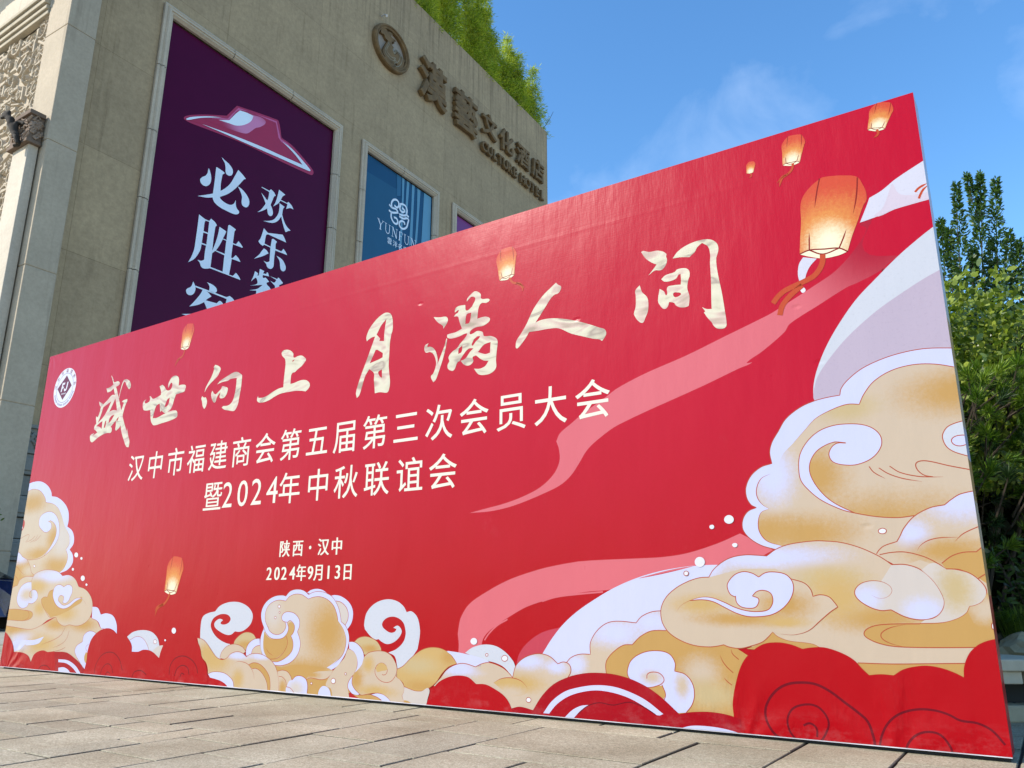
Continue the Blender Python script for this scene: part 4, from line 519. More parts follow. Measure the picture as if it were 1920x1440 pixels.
LANS = [([7.604, 2.663], [7.5, 2.25], [7.39, 2.563], [7.732, 2.499], ['7489,2265! 7483,2222 7462,2185 7428,2157 7295,2117 7258,2094 7228,2061', '7378,2125 7337,2100 7299,2069 7271,2036 7256,1992']), ([7.415, 2.962], [7.387, 2.795], [7.338, 2.912], [7.471, 2.914], ['7392,2804 7386,2774 7362,2751 7331,2742 7303,2715', '7362,2751 7330,2734 7313,2691']), ([7.851, 2.993], [7.802, 2.851], [7.773, 2.971], [7.894, 2.949], ['7802,2855 7808,2838 7799,2824 7784,2817']), ([7.181, 2.883], [7.17, 2.816], [7.154, 2.863], [7.208, 2.852], ['7170,2816 7175,2798 7160,2790']), ([5.6, 2.781], [5.61, 2.566], [5.514, 2.739], [5.682, 2.698], ['5622,2571 5650,2532 5702,2513 5737,2476', '5674,2523 5714,2496 5725,2458']), ([2.321, 2.907], [2.287, 2.681], [2.234, 2.811], [2.416, 2.825], ['2287,2681 2267,2627 2197,2600 2168,2557', '2225,2610 2186,2578 2170,2548']), ([2.511, 0.935], [2.47, 0.654], [2.395, 0.822], [2.628, 0.858], ['2460,659 2442,619 2398,579 2316,558 2288,523', '2390,577 2319,543 2300,488'])]
EMB = {'c': [0.386, 2.618], 'top': [0.434, 2.819], 'bot': [0.343, 2.42], 'dt': [0.391, 2.744], 'db': [0.375, 2.496], 'dl': [0.249, 2.623], 'dr': [0.509, 2.625]}
FA = {
 'bi': [('4012,14082! 4051,14035 4119,13900 4151,13748 4131,13595 4056,13475 3974,13417 3848,13411 3763,13488 3764,13583 3828,13673 3930,13771 3991,13897 4003,14011', []), ('4451,14696! 4595,14652 4763,14601 4897,14508 4936,14404 4910,14279 4823,14204 4716,14196 4655,14263 4635,14426 4578,14569 4503,14641', []), ('4309,14266! 4456,14250 4605,14227! 4624,14187! 4551,14119! 4525,13785 4544,13516! 4709,13692 4893,13963 5020,14272 5137,14578! 5327,14498 5478,14409! 5401,14346 5259,14115 5072,13827 4834,13544 4544,13300! 4577,13243 4714,13198 4876,13188 5006,13223 5104,13316 5163,13465! 5189,13294 5241,13195 5330,13138 5338,13068 5251,12988 5120,12947 4852,12936 4586,12948 4396,13005 4309,13084 4275,13156! 4057,13050 3730,12956! 4045,13146 4271,13292! 4284,13717 4285,14244!', []), ('5185,13992! 5360,13964 5539,13875 5681,13741 5711,13605 5670,13463 5580,13392 5453,13401 5401,13488 5390,13706 5318,13845', [])],
 'sheng': [('3859,12371! 4086,12309! 4248,12311! 4309,12420! 4466,12364 4550,12291! 4499,12214! 4479,11757 4482,11367! 4574,11715 4629,12010 4652,12280! 4925,12230! 4868,12054 4821,11938! 4968,11944! 4971,12235 4975,12459! 5017,12500 5161,12482 5285,12451! 5238,12361! 5231,12149 5224,11938! 5350,11946! 5435,12093! 5531,12034 5627,11952! 5608,11924! 5229,11898! 5219,11659 5216,11418! 5270,11417! 5384,11571! 5513,11497 5593,11408! 5242,11384! 5226,11126 5200,10818! 5348,10823! 5462,10974! 5599,10881 5663,10795! 4959,10778! 4467,10766! 4370,10717 4230,10673 4139,10704 4084,10801 3989,10875! 4117,10887 4223,10960! 4220,11224 4236,11449! 4069,11435! 4055,11265 3981,11051 3864,10848 3676,10672! 3771,10916 3834,11203 3847,11551 3858,12035', ['4120,12269! 4251,12285! 4254,11899! 4087,11891! 4091,12189', '4085,11844! 4250,11860! 4245,11492! 4071,11483!', '4489,11289! 4587,11409! 4947,11396! 4948,10825! 4481,10814!', '4824,11912! 4962,11916! 4956,11451! 4614,11438! 4731,11669'])],
 'ke': [('3927,10125! 4001,10030 4037,9927 4002,9761 3902,9663 3777,9658 3718,9752 3755,9829 3856,9915 3900,10007', []), ('4020,10019! 4397,10026 5185,10033! 5313,10116! 5443,10066 5614,9935! 5160,9600! 5207,9974! 4695,9980 4031,9971!', []), ('4410,10271! 4601,10268 4756,10217 4812,10118 4749,10030 4605,9994 4527,10032! 4528,10150 4473,10236', []), ('4288,9975! 4462,9971 4635,9873! 4491,9733 4440,9677! 4847,9708! 4982,9832 5180,9686! 4770,9370 4570,9332! 4462,9504 4392,9597! 4183,9438 3893,9292! 4012,9458 4177,9718 4257,9874', []), ('3660,8973! 3949,9071 4295,9231 4754,9495! 4239,8997! 3905,8981', [])],
 'huan': [('6159,14438! 6496,14444! 6567,14536! 6715,14478 6793,14393! 6730,14329 6669,14146 6609,13954! 6703,13819 6740,13664 6672,13549 6573,13539 6518,13600 6478,13752! 6291,13583 6082,13433! 6247,13631 6395,13901! 6300,14044 6164,14212! 6310,14134 6447,14044! 6486,14164 6501,14394! 6162,14412!', []), ('6918,14685! 7216,14625! 7103,14503 7036,14343! 7328,14350! 7384,14422! 7539,14352 7644,14240! 7488,14223 7310,14108! 7352,14319! 7020,14300! 6951,14172 6723,13937! 6811,14142 6876,14415', []), ('6990,14189! 7234,14154! 7171,14045 7153,13812! 7256,13616 7396,13468 7594,13379! 7475,13312 7371,13223! 7257,13409 7150,13639 7120,13729! 6980,13496 6756,13324 6350,13223! 6633,13352 6818,13494 6973,13767 7007,14024', [])],
 'le': [('6416,12977! 6604,12878! 7249,13080! 7340,12998 7438,12856! 6609,12830! 6537,12767 6502,12437! 6771,12429! 6799,12725! 6856,12758 7029,12718! 6983,12615 6990,12433! 7253,12443! 7343,12573! 7477,12473 7525,12407! 6985,12373! 6968,12073 6968,11774 6893,11653 6778,11620 6696,11655 6648,11736 6531,11806! 6679,11813 6781,11885! 6767,12394! 6499,12392! 6428,12324! 6308,12358 6236,12418! 6323,12579 6376,12800', []), ('6494,12252! 6614,12233 6709,12155! 6486,11969 6128,11733! 6314,11951 6411,12120', []), ('7054,12207! 7323,12160 7483,12002 7510,11860 7427,11752 7324,11757 7265,11852 7211,12066', [])],
 'can': [('6213,11313! 6351,11267 6302,11194! 6387,11216! 6406,11465! 6600,11456! 6553,11357! 6686,11380! 6736,11457 6820,11341! 6548,11291! 6569,11201 6681,11242 6840,11152! 6741,11052 6888,10957 7019,10840! 6588,10500 6335,10382! 6342,10655! 6052,10570! 6372,10729 6578,10946! 6070,10741! 6352,10914 6315,11077! 6257,11088 6089,10900! 6162,11086', []), ('6864,11367! 7182,11373! 7235,11442 7451,11320! 7357,11237 7284,11162 7395,11069! 7060,10822! 7114,11069 7006,11146 6881,11209! 7060,11198 7146,11327!', [])],
 'hat_outer': [('2920,15312! 2959,15385 3181,15561 3676,15860 4254,16163 4462,16269! 4813,16853! 4908,16888 6491,17291 6638,17280 6825,16716! 7295,16683 7850,16493 8430,16204 8460,16104 8409,16005 8294,15958 7011,15806 5282,15637 4033,15427 3161,15267 2945,15271', [])],
 'hat_band': [('4264,16075! 4505,16175! 4884,16813! 6541,17231! 6629,17020 6795,16652! 7232,16554 6823,16557 6686,16641 6505,17157! 4985,16790 4570,16161! 3923,15828', [])],
 'hat_inner': [('3068,15313! 3613,15645! 4570,16161! 4985,16790! 6505,17157! 6686,16641! 6823,16557! 7241,16463 7883,16155! 6988,16030 5931,15893 4629,15668 3548,15443!', [])],
 'hat_glow2': [('3613,15645! 3978,15874 4570,16161! 4925,16737! 5512,16887 5881,16991 6064,16923 5852,16617 5662,16465 5512,16275 5333,16070 5080,15961 4300,15779', [])],
 'hat_glow': [('4157,15932! 4571,16153! 4814,16561 4957,16750! 5248,16827 5515,16858! 5455,16640 5293,16426 5081,16241 4835,16103 4585,16042 4339,15977', [])],
 'hat_line': [('2996,15314! 3137,15451 3544,15713 3912,15917 4263,16081! 3916,15882 3496,15627 3095,15328 3014,15288', []), ('3549,15438! 4629,15668 5931,15893 6988,16030 7883,16155! 7557,16340 7203,16474 6877,16570! 7310,16531 7785,16362 8276,16143 8262,16087 8127,16052 6641,15859 5278,15674 4327,15554', [])],
 'beast': [('11588,24729! 11777,24727 11918,24691 12053,24758! 12263,24769! 12134,24599 12294,24574 12489,24572! 12301,24471 12394,24399! 12236,24374 12230,24208 12375,24145! 12279,24001 12339,23881 12464,23857 12592,24075 12517,24133! 12731,24140 12879,24076 13157,23987! 13108,23901 13052,23622 12890,23330 12721,23170 12546,23138 12502,23269 12632,23459 12427,23353 12152,23281 11942,23328 11732,23400 11671,23543 11740,23773 11890,24086 11949,24232 11810,24244 11698,24379 11496,24346 11501,24508', []), ('11772,23321! 11907,23332 12013,23296 12427,23353 12231,23147 11957,23102 11784,23146', [])],
}
LOGO = ['12774,16768 12951,16704 13230,16746 13353,16667', '12952,16696 12916,16895 13031,17094 13231,17186 13372,17124 13382,16961 13270,16847 13104,16877', '13458,17079 13621,17166 13833,17165 13945,17024 13945,16812 14084,16745', '13506,17072 13471,16875 13613,16791 13788,16903 13693,16974 13620,16984', '13445,16612 13711,16666 13958,16796', '12768,16498 12966,16482 13383,16655', '12926,16465 12941,16244 13096,16086 13272,16079 13370,16204 13285,16333 13110,16319', '13451,16510 13720,16523 14046,16644 14029,16425 13967,16230 13807,16078 13600,16032 13474,16145 13552,16324 13788,16385 13825,16274']
REFLECTION_BARS = ['13179,18497! 13481,18475! 13481,17492! 13249,17383! 13228,17712!', '13542,18462! 13697,18430! 13696,17934 13690,15037! 13548,14940! 13583,17285', '13864,18403! 14038,18401! 13983,17211 13898,16579! 13839,16554! 13854,17837', '14225,18404! 14413,18407! 14392,17656 14385,15563! 14177,15438! 14233,17153', '14605,18388! 14830,18385! 14786,17400 14714,15781! 14564,15677! 14630,17331', '15089,18396! 15615,18441! 15630,16065! 15006,15643! 15068,17526']
TRI = '11265,17606! 13229,17691! 13413,14764! 11206,13406! 11310,15451!'
MED = {'c': [12.242, 24.012]}
def ink(k):
    if k in TONES: return vinyl(k, TONES[k][0], TONES[k][1])
    return vinyl(k, k, grain=0.35 if k.startswith('paper') else 0.0)

# ------------------------------------------------------------------ flat print: smooth outlines with corners, clipped, tessellated
def pts_of(s):
    out = []
    for t in s.split():
        c = t.endswith('!'); x, y = t.rstrip('!').split(','); out.append((int(x) / 1000, int(y) / 1000, c))
    return out
def smooth(P, closed=True, n=5):
    m = len(P); out = []
    rng = range(m) if closed else range(m - 1)
    for i in rng:
        p1, p2 = P[i], P[(i + 1) % m]
        p0 = P[i - 1] if (closed or i > 0) else p1
        p3 = P[(i + 2) % m] if (closed or i + 2 < m) else p2
        L = math.hypot(p2[0] - p1[0], p2[1] - p1[1]) or 1e-6
        def tan(a, b, c, corner, first):
            if corner: return ((c[0] - b[0]) if first else (b[0] - a[0]), (c[1] - b[1]) if first else (b[1] - a[1]))
            tx, ty = c[0] - a[0], c[1] - a[1]; l = math.hypot(tx, ty) or 1e-6; return (tx / l * L, ty / l * L)
        t1 = tan(p0, p1, p2, p1[2], True); t2 = tan(p1, p2, p3, p2[2], False)
        if p1[2] and p2[2]: steps = 1
        else: steps = n
        for k in range(steps):
            t = k / steps; a = 2 * t ** 3 - 3 * t * t + 1; b_ = t ** 3 - 2 * t * t + t; c = -2 * t ** 3 + 3 * t * t; d = t ** 3 - t * t
            out.append((a * p1[0] + b_ * t1[0] + c * p2[0] + d * t2[0], a * p1[1] + b_ * t1[1] + c * p2[1] + d * t2[1]))
    if not closed: out.append(P[-1][:2])
    return out
def clip(poly, box):
    x0, z0, x1, z1 = box
    for ax, lim, sg in ((0, x0, 1), (0, x1, -1), (1, z0, 1), (1, z1, -1)):
        out = []
        for i in range(len(poly)):
            a, b = poly[i - 1], poly[i]; ina = (a[ax] - lim) * sg >= 0; inb = (b[ax] - lim) * sg >= 0
            if ina != inb:
                t = (lim - a[ax]) / (b[ax] - a[ax]); out.append((a[0] + t * (b[0] - a[0]), a[1] + t * (b[1] - a[1])))
            if inb: out.append(b)
        poly = out
        if not poly: return []
    return poly
def polyfill(mb, polys, y, m=0):
    loops = []
    for p in polys:
        q = []
        for a in p:
            if not q or math.hypot(a[0] - q[-1][0], a[1] - q[-1][1]) > 1e-5: q.append(a)
        if len(q) > 2 and math.hypot(q[0][0] - q[-1][0], q[0][1] - q[-1][1]) < 1e-5: q.pop()
        if len(q) > 2: loops.append(q)
    if not loops: return
    flat = [p for l in loops for p in l]
    tris = tessellate_polygon([[Vector((p[0], p[1], 0)) for p in l] for l in loops])
    fs = []
    for t in tris:
        a, b, c = (flat[i] for i in t); ar = (b[0] - a[0]) * (c[1] - a[1]) - (c[0] - a[0]) * (b[1] - a[1])
        if abs(ar) < 1e-12: continue
        fs.append(tuple(t) if ar > 0 else tuple(reversed(t)))
    mb.mesh([(p[0], y, p[1]) for p in flat], fs, m)
def stroke(mb, pl, w, y, m=0, ends=(1, 1), box=None):
    n = len(pl)
    if n < 2: return
    d = [0]
    for i in range(1, n): d.append(d[-1] + math.hypot(pl[i][0] - pl[i - 1][0], pl[i][1] - pl[i - 1][1]))
    T = d[-1] or 1; Lp, Rp = [], []
    for i in range(n):
        a, b = pl[max(i - 1, 0)], pl[min(i + 1, n - 1)]; tx, ty = b[0] - a[0], b[1] - a[1]; l = math.hypot(tx, ty) or 1e-9
        k = 1.0; s = d[i] / T
        if not ends[0]: k = min(k, s / 0.35)
        if not ends[1]: k = min(k, (1 - s) / 0.35)
        h = w / 2 * (0.12 + 0.88 * min(1, k)); nx, ny = -ty / l * h, tx / l * h
        Lp.append((pl[i][0] + nx, pl[i][1] + ny)); Rp.append((pl[i][0] - nx, pl[i][1] - ny))
    for i in range(n - 1):
        q = [Rp[i], Rp[i + 1], Lp[i + 1], Lp[i]]
        if box: q = clip(q, box)
        if len(q) >= 3: mb.face([(p[0], y, p[1]) for p in q], m)
def glyph(ch, size=1.0, offset=0.0, extrude=0.0, bevel=0.0, res=4):
    cu = bpy.data.curves.new('glyph', 'FONT'); cu.body = ch; cu.size = 1.0; cu.offset = offset; cu.resolution_u = res; cu.extrude = extrude; cu.bevel_depth = bevel; cu.bevel_resolution = 1
    ob = bpy.data.objects.new('glyph', cu); COL.objects.link(ob); dg = bpy.context.evaluated_depsgraph_get()
    me = bpy.data.meshes.new_from_object(ob.evaluated_get(dg)); vs = [v.co.copy() for v in me.vertices]; fs = [tuple(p.vertices) for p in me.polygons]
    bpy.data.objects.remove(ob); bpy.data.curves.remove(cu); bpy.data.meshes.remove(me); return vs, fs
def put_glyph(mb, ch, cx, cz, sx, sz, y, m=0, offset=0.0, extrude=0.0, bevel=0.0, mid=None, shift=0.0, rot=0.0, ydepth=1.0):
    """glyph centred at (cx, cz); sx, sz are the em width and height in metres"""
    vs, fs = glyph(ch, 1, offset, extrude, bevel)
    if not vs: return
    mx = (min(v.x for v in vs) + max(v.x for v in vs)) / 2 if ord(ch) < 0x2E80 else 0.5
    mz = 0.37 if mid is None else mid
    c_, s_ = cos(rot), sin(rot); out = []
    for v in vs:
        a, b = (v.x - mx) * sx, (v.y - mz) * sz
        out.append((cx + shift + a * c_ - b * s_, y - v.z * ydepth, cz + a * s_ + b * c_))
    mb.mesh(out, [f for f in fs], m)

# ------------------------------------------------------------------ ground and paving
BOARD_O = Vector((-4.70829, 7.77527, 0.0)); BOARD_RZ = R(-33.46683)     # foot of the backdrop's left end; local x runs along it, y behind it
BL, BH = 7.982, 3.0
def stone_paving(name, k=1.0):
    m, nt, b = newmat(name); b.inputs['Roughness'].default_value = 0.82; b.inputs['Specular IOR Level'].default_value = 0.3
    n1 = noise(nt, 130, 4, 0.75); n2 = noise(nt, 1.7, 6, 0.6); n3 = noise(nt, 420, 2, 0.6); n4 = noise(nt, 9, 5, 0.7)
    c = ramp(nt, n1.outputs['Fac'], [(0.28, tuple(v * k for v in (0.15, 0.125, 0.075))), (0.5, tuple(v * k for v in (0.455, 0.41, 0.29))), (0.72, tuple(v * k for v in (0.76, 0.69, 0.51)))]).outputs['Color']
    c = mixc(nt, mathn(nt, 'MULTIPLY', n3.outputs['Fac'], 0.35), c, tuple(v * k for v in (0.27, 0.23, 0.16)))
    w = ramp(nt, n2.outputs['Fac'], [(0.30, (0.66, 0.63, 0.58)), (0.62, (1, 1, 1))]).outputs['Color']; c = mixc(nt, 1.0, c, w, 'MULTIPLY')
    st = ramp(nt, n4.outputs['Fac'], [(0.20, (0.62, 0.53, 0.44)), (0.33, (1, 1, 1))]).outputs['Color']; c = mixc(nt, 0.75, c, st, 'MULTIPLY')
    n5 = noise(nt, 38, 5, 0.7); c = mixc(nt, 0.8, c, ramp(nt, n5.outputs['Fac'], [(0.32, (0.70, 0.68, 0.64)), (0.62, (1.08, 1.08, 1.08))]).outputs['Color'], 'MULTIPLY')
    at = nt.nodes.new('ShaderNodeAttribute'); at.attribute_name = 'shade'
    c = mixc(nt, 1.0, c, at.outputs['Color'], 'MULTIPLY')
    nt.links.new(c, b.inputs['Base Color']); bump(nt, b, n1.outputs['Fac'], 0.5, 0.004); return m
def build_ground():
    m, nt, b = newmat('ground_dirt'); b.inputs['Roughness'].default_value = 0.9
    tc = nt.nodes.new('ShaderNodeTexCoord'); br = nt.nodes.new('ShaderNodeTexBrick'); br.inputs['Scale'].default_value = 1.0; br.inputs['Brick Width'].default_value = 0.8; br.inputs['Row Height'].default_value = 0.4; br.inputs['Mortar Size'].default_value = 0.006
    br.inputs['Color1'].default_value = (0.36, 0.32, 0.25, 1); br.inputs['Color2'].default_value = (0.31, 0.28, 0.22, 1); br.inputs['Mortar'].default_value = (0.05, 0.045, 0.04, 1)
    mp = nt.nodes.new('ShaderNodeMapping'); mp.inputs['Rotation'].default_value = (0, 0, -BOARD_RZ); nt.links.new(tc.outputs['Object'], mp.inputs['Vector']); nt.links.new(mp.outputs['Vector'], br.inputs['Vector'])
    nt.links.new(br.outputs['Color'], b.inputs['Base Color'])
    mb = MB(); mb.face([(-1500, -1500, -0.016), (1500, -1500, -0.016), (1500, 3000, -0.016), (-1500, 3000, -0.016)])
    tag(mb.build('ground', m), kind='structure')
    dm = simple('joint_dirt', (0.035, 0.03, 0.025), 0.95)
    rnd = random.Random(11); NX, NY, q = 92, 50, 0.2; used = np.zeros((NX, NY), bool); vs, fs, sh = [], [], []; jb = MB()
    kinds = [(2, 2)] * 4 + [(3, 2)] * 4 + [(4, 2)] * 3 + [(2, 1)] * 3 + [(3, 1)] * 2 + [(4, 1)] * 2 + [(2, 3)] * 2 + [(1, 2)] + [(3, 3)] + [(4, 3)]
    for j in range(NY):
        for i in range(NX):
            if used[i, j]: continue
            rnd.shuffle(kinds)
            for a, h in kinds + [(1, 1)]:
                if i + a <= NX and j + h <= NY and not used[i:i + a, j:j + h].any(): break
            used[i:i + a, j:j + h] = True
            g = 0.0035 + rnd.random() * 0.004; x0, x1, y0, y1 = -6 + i * q + g * rnd.random() * 1.6, -6 + (i + a) * q - g, -7.83 + j * q + g * 0.5, -7.83 + (j + h) * q - g * 0.5
            z = rnd.uniform(-0.0016, 0.0016); t1, t2 = rnd.uniform(-.0012, .0012), rnd.uniform(-.0012, .0012); n = len(vs); e = 0.005
            vs += [(x0, y0, -0.012), (x1, y0, -0.012), (x1, y1, -0.012), (x0, y1, -0.012), (x0, y0, z - e), (x1, y0, z - e), (x1, y1, z - e), (x0, y1, z - e),
                   (x0 + e, y0 + e, z - t1), (x1 - e, y0 + e, z + t1), (x1 - e, y1 - e, z + t2), (x0 + e, y1 - e, z - t2)]
            F = [(8, 9, 10, 11)] + [(4 + k, 4 + (k + 1) % 4, 8 + (k + 1) % 4, 8 + k) for k in range(4)] + [(k, (k + 1) % 4, 4 + (k + 1) % 4, 4 + k) for k in range(4)]
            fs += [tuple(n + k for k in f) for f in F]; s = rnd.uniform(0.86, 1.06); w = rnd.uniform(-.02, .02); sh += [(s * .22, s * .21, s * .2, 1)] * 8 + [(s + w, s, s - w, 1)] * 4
    me = bpy.data.meshes.new('pavement'); me.from_pydata(vs, [], fs); me.update()
    ca = me.color_attributes.new('shade', 'FLOAT_COLOR', 'POINT'); ca.data.foreach_set('color', np.array(sh, np.float32).reshape(-1))
    o = link('pavement', me, stone_paving('granite_paving')); o.location = BOARD_O; o.rotation_euler = (0, 0, BOARD_RZ); tag(o, kind='structure')
    jb.face([(-6.2, -8, 0), (12.6, -8, 0), (12.6, 2.3, 0), (-6.2, 2.3, 0)]); o = jb.build('pavement_bed', dm); o.location = BOARD_O + Vector((0, 0, -0.0122)); o.rotation_euler = (0, 0, BOARD_RZ); tag(o, kind='structure')
build_ground()
# ------------------------------------------------------------------ the event backdrop
BOX = (0.0, 0.021, BL, BH)
DY = 0.00004
def bold(mb, ch, u, v, sx, sz, mid=None, d=0.0016):
    for j, (dx, dz) in enumerate(((-d, -d), (d, -d), (-d, d), (d, d))): put_glyph(mb, ch, u, v + dz, sx, sz, -0.0007 - j * 0.00003, mid=mid, shift=dx)
def build_backdrop():
    root = empty('event_backdrop', BOARD_O, BOARD_RZ, 'huge red printed event backdrop with gold calligraphy, clouds and sky lanterns, standing on the paving', 'backdrop')
    panel = vinyl('panel', 'panel', [(4.5, 0.2, 6.5, 1.35, 'red')])
    mb = MB(); nx, nz = 40, 15
    for i in range(nx):
        for j in range(nz):
            a, b, c, d = BL * i / nx, BL * (i + 1) / nx, 0.021 + 2.979 * j / nz, 0.021 + 2.979 * (j + 1) / nz
            mb.face([(a, 0, c), (b, 0, c), (b, 0, d), (a, 0, d)])
    mb.build('printed_panel', panel, root)
    mb = MB(); T = 0.15
    mb.face([(0, 0.0, 3), (BL, 0.0, 3), (BL + .001, T, 3), (0, T, 3)], 0)
    bands = [(0.021, 0.63, 1), (0.63, 0.82, 2), (0.82, 1.02, 3), (1.02, 1.2, 2), (1.2, 1.34, 4), (1.34, 1.62, 3), (1.62, 1.84, 2), (1.84, 2.33, 5), (2.33, 2.48, 6), (2.48, 2.64, 5), (2.64, 3.0, 6)]
    for a, b, k in bands: mb.face([(BL, 0, a), (BL + .001, T, a), (BL + .001, T, b), (BL, 0, b)], k)
    mb.face([(0, 0, 0.021), (0, 0, 3), (0, T, 3), (0, T, 0.021)], 1)
    mb.build('wrapped_edge', [ink('paper2'), ink('red'), ink('gold'), ink('cream'), ink('lilac'), ink('paper'), ink('paperpink2')], root)
    mb = MB()
    mb.face([(0, T, 0.021), (0, T, 3), (BL, T, 3), (BL, T, 0.021)])
    for k in range(9): x = 0.06 + k * (BL - .12) / 8; mb.box((x - .02, T - .06 + .061, 0.0), (x + .02, T + .045, 2.96))
    for z in (0.06, 1.0, 2.0, 2.9): mb.box((0.09, T + .002, z - .02), (BL - .09, T + .04, z + .02))
    for k in range(5):
        x = 0.4 + k * (BL - .8) / 4; mb.tube([(x, T + .05, 1.9), (x, T + .9, 0.02)], 0.02, 6)
    mb.build('rear_frame', simple('galvanised_steel', (0.32, 0.32, 0.33), 0.45, 0.8), root)
    mb = MB(); mb.box((0.002, -0.002, 0.0165), (BL - .001, 0.004, 0.0215)); mb.build('white_hem', simple('white_hem', (0.5, 0.48, 0.52), 0.5, 0, .4, 3), root)
    mb = MB(); mb.box((0.01, 0.03, 0.0), (BL - .01, 0.10, 0.0208)); mb.build('gap_shadow', simple('gap_shadow_black', (0.012, 0.012, 0.012), 0.7), root)  # black strip painted as the shadow gap under the board
    # printed picture, one part per motif
    y0 = dict(ribbon_print=1, moon_print=8, right_cloud=18, red_cloud_print=92, centre_cloud=6, left_cloud=4, left_red_cloud=70)
    cur = {}
    for cl, kind, mat, pts, ex in ART:
        if cl not in cur: cur[cl] = (MB(), [], [y0[cl]])
        mb, mats, cnt = cur[cl]
        if mat not in mats: mats.append(mat)
        y = -cnt[0] * DY
        if kind == 'F':
            loops = [clip(smooth(pts_of(pts)), BOX)] + [smooth(pts_of(h)) for h in ex]
            if loops[0]: polyfill(mb, loops, y, mats.index(mat))
            cnt[0] += 1
        else:
            stroke(mb, smooth(pts_of(pts), False), ex[0] * (1.35 if ex[0] < 5 else 1) / 1000, y, mats.index(mat), ex[1:], BOX); cnt[0] += 0.5
    nm = dict(ribbon_print='printed_ribbon', moon_print='printed_moon', right_cloud='printed_cloud', red_cloud_print='printed_red_cloud', centre_cloud='printed_cloud', left_cloud='printed_cloud', left_red_cloud='printed_red_cloud')
    pl = dict(right_cloud='large gold and lilac scroll cloud at the right end', centre_cloud='curling gold cloud group at the foot of the middle', left_cloud='gold scroll cloud at the left end')
    for cl, (mb, mats, cnt) in cur.items(): tag(mb.build(nm[cl], [ink(k) for k in mats], root), pl.get(cl))
    # calligraphy
    foil = vinyl('foil', 'ivory', foil=True)
    for ch, polys in CAL.items():
        mb = MB()
        for p, hs in polys: polyfill(mb, [smooth(pts_of(p))] + [smooth(pts_of(h)) for h in hs], -0.0006)
        mb.build('title_character', foil, root)
    # two printed lines and the date
    iv = ink('ivory')
    mb = MB(); t = '汉中市福建商会第五届第三次会员大会'
    for k, ch in enumerate(t): bold(mb, ch, 1.783 + k * (6.188 - 1.783) / 16, 1.703, 0.236, 0.246, None, .0009)
    mb.build('organiser_line', iv, root)
    mb = MB()
    for ch, u in zip('暨2024年中秋联谊会', (2.868, 3.047, 3.222, 3.379, 3.551, 3.735, 4.024, 4.294, 4.573, 4.857, 5.127)):
        if ch.isdigit(): bold(mb, ch, u, 1.384, 0.262, 0.278, 0.345, .0002)
        else: bold(mb, ch, u, 1.384, 0.236, 0.240, None, .0009)
    mb.build('occasion_line', iv, root)
    mb = MB()                                   # serif look: thin horizontals, thick uprights
    def song(ch, u, v, sx, sz, mid=None):
        for j, dx in enumerate((-0.0026, 0.0026)): put_glyph(mb, ch, u, v, sx, sz, -0.0007 - j * 0.00005, offset=0.003, mid=mid, shift=dx)
    for ch, u in zip('陕西汉中', (3.733, 3.866, 4.117, 4.244)): song(ch, u, 0.957, 0.112, 0.122)
    polyfill(mb, [[(3.989 + 0.012 * cos(a * pi / 6), 0.957 + 0.012 * sin(a * pi / 6)) for a in range(12)]], -0.0007)
    mb.build('place_line', iv, root); mb = MB()
    for ch, u in zip('2024年9月13日', (3.591, 3.673, 3.745, 3.829, 3.917, 4.007, 4.089, 4.180, 4.264, 4.356)):
        if ch.isdigit(): song(ch, u, 0.789, 0.118, 0.124, 0.345)
        else: song(ch, u, 0.789, 0.100, 0.118)
    mb.build('date_line', iv, root)
    # sky lanterns
    lm = None
    for top, bot, l, r, tas in LANS:
        T0, B0 = Vector(top), Vector(bot); up = T0 - B0; L = up.length; ex = Vector((up.y, -up.x)); w = ((Vector(r) - Vector(l)).length / (0.905 * L)) if L else 1
        w = max(0.45, min(1.15, w))
        def mp(s, c=None):
            return [(B0.x + ex.x * x * w + up.x * z, B0.y + ex.y * x * w + up.y * z, k) for x, z, k in pts_of(s)]
        gx, gz = B0.x + up.x * .22, B0.y + up.y * .22
        nmk = 'lantern_%.2f' % gx
        mat = vinyl(nmk, 'lant', [(gx, gz + L * .02, L * .52, L * .56, 'lantg'), (gx, gz - L * .05, L * .30, L * .30, 'lantw')])
        mb = MB(); y = -0.0011
        polyfill(mb, [smooth(mp(LTEMP['body']))], y, 0)
        if L > 0.1:
            polyfill(mb, [smooth(mp(LTEMP['base']))], y - .00002, 2)
            for kx in ('rib1', 'rib2', 'rib3', 'rib4', 'rim', 'rim2'):
                stroke(mb, smooth(mp(LTEMP[kx]), False), 0.0065 * L / 0.45 + .001, y - .00004, 1, (0, 1) if kx in ('rib3', 'rib4') else ((1, 0) if 'rib' in kx else (1, 1)))
        lo = mb.build('printed_lantern', [mat, ink('lantrib'), vinyl('lanternbase', 'lantw')], root)
        mb = MB()
        for s in tas: stroke(mb, smooth(pts_of(s), False), 0.026 * L / 0.45 + .003, y - .00006, 0, (1, 0) if L < .4 else (1, 1), BOX)
        mb.build('tassel', ink('tassel'), lo)
    # round emblem of the chamber
    c = EMB['c']; r = 0.2; mb = MB()
    circ = lambda rr, n=40: [(c[0] + rr * cos(2 * pi * a / n), c[1] + rr * sin(2 * pi * a / n)) for a in range(n)]
    polyfill(mb, [circ(r)], -0.00024, 0); polyfill(mb, [circ(0.150), circ(0.1455)[::-1]], -0.00030, 2)
    polyfill(mb, [[tuple(EMB[k]) for k in ('dt', 'dl', 'db', 'dr')]], -0.00033, 1)
    for k, ch in enumerate('汉中市福建商会'):
        a = radians(172 - k * 27.5); put_glyph(mb, ch, c[0] + .174 * cos(a), c[1] + .174 * sin(a), .042, .042, -0.00030, 1, offset=.01, rot=a - pi / 2)
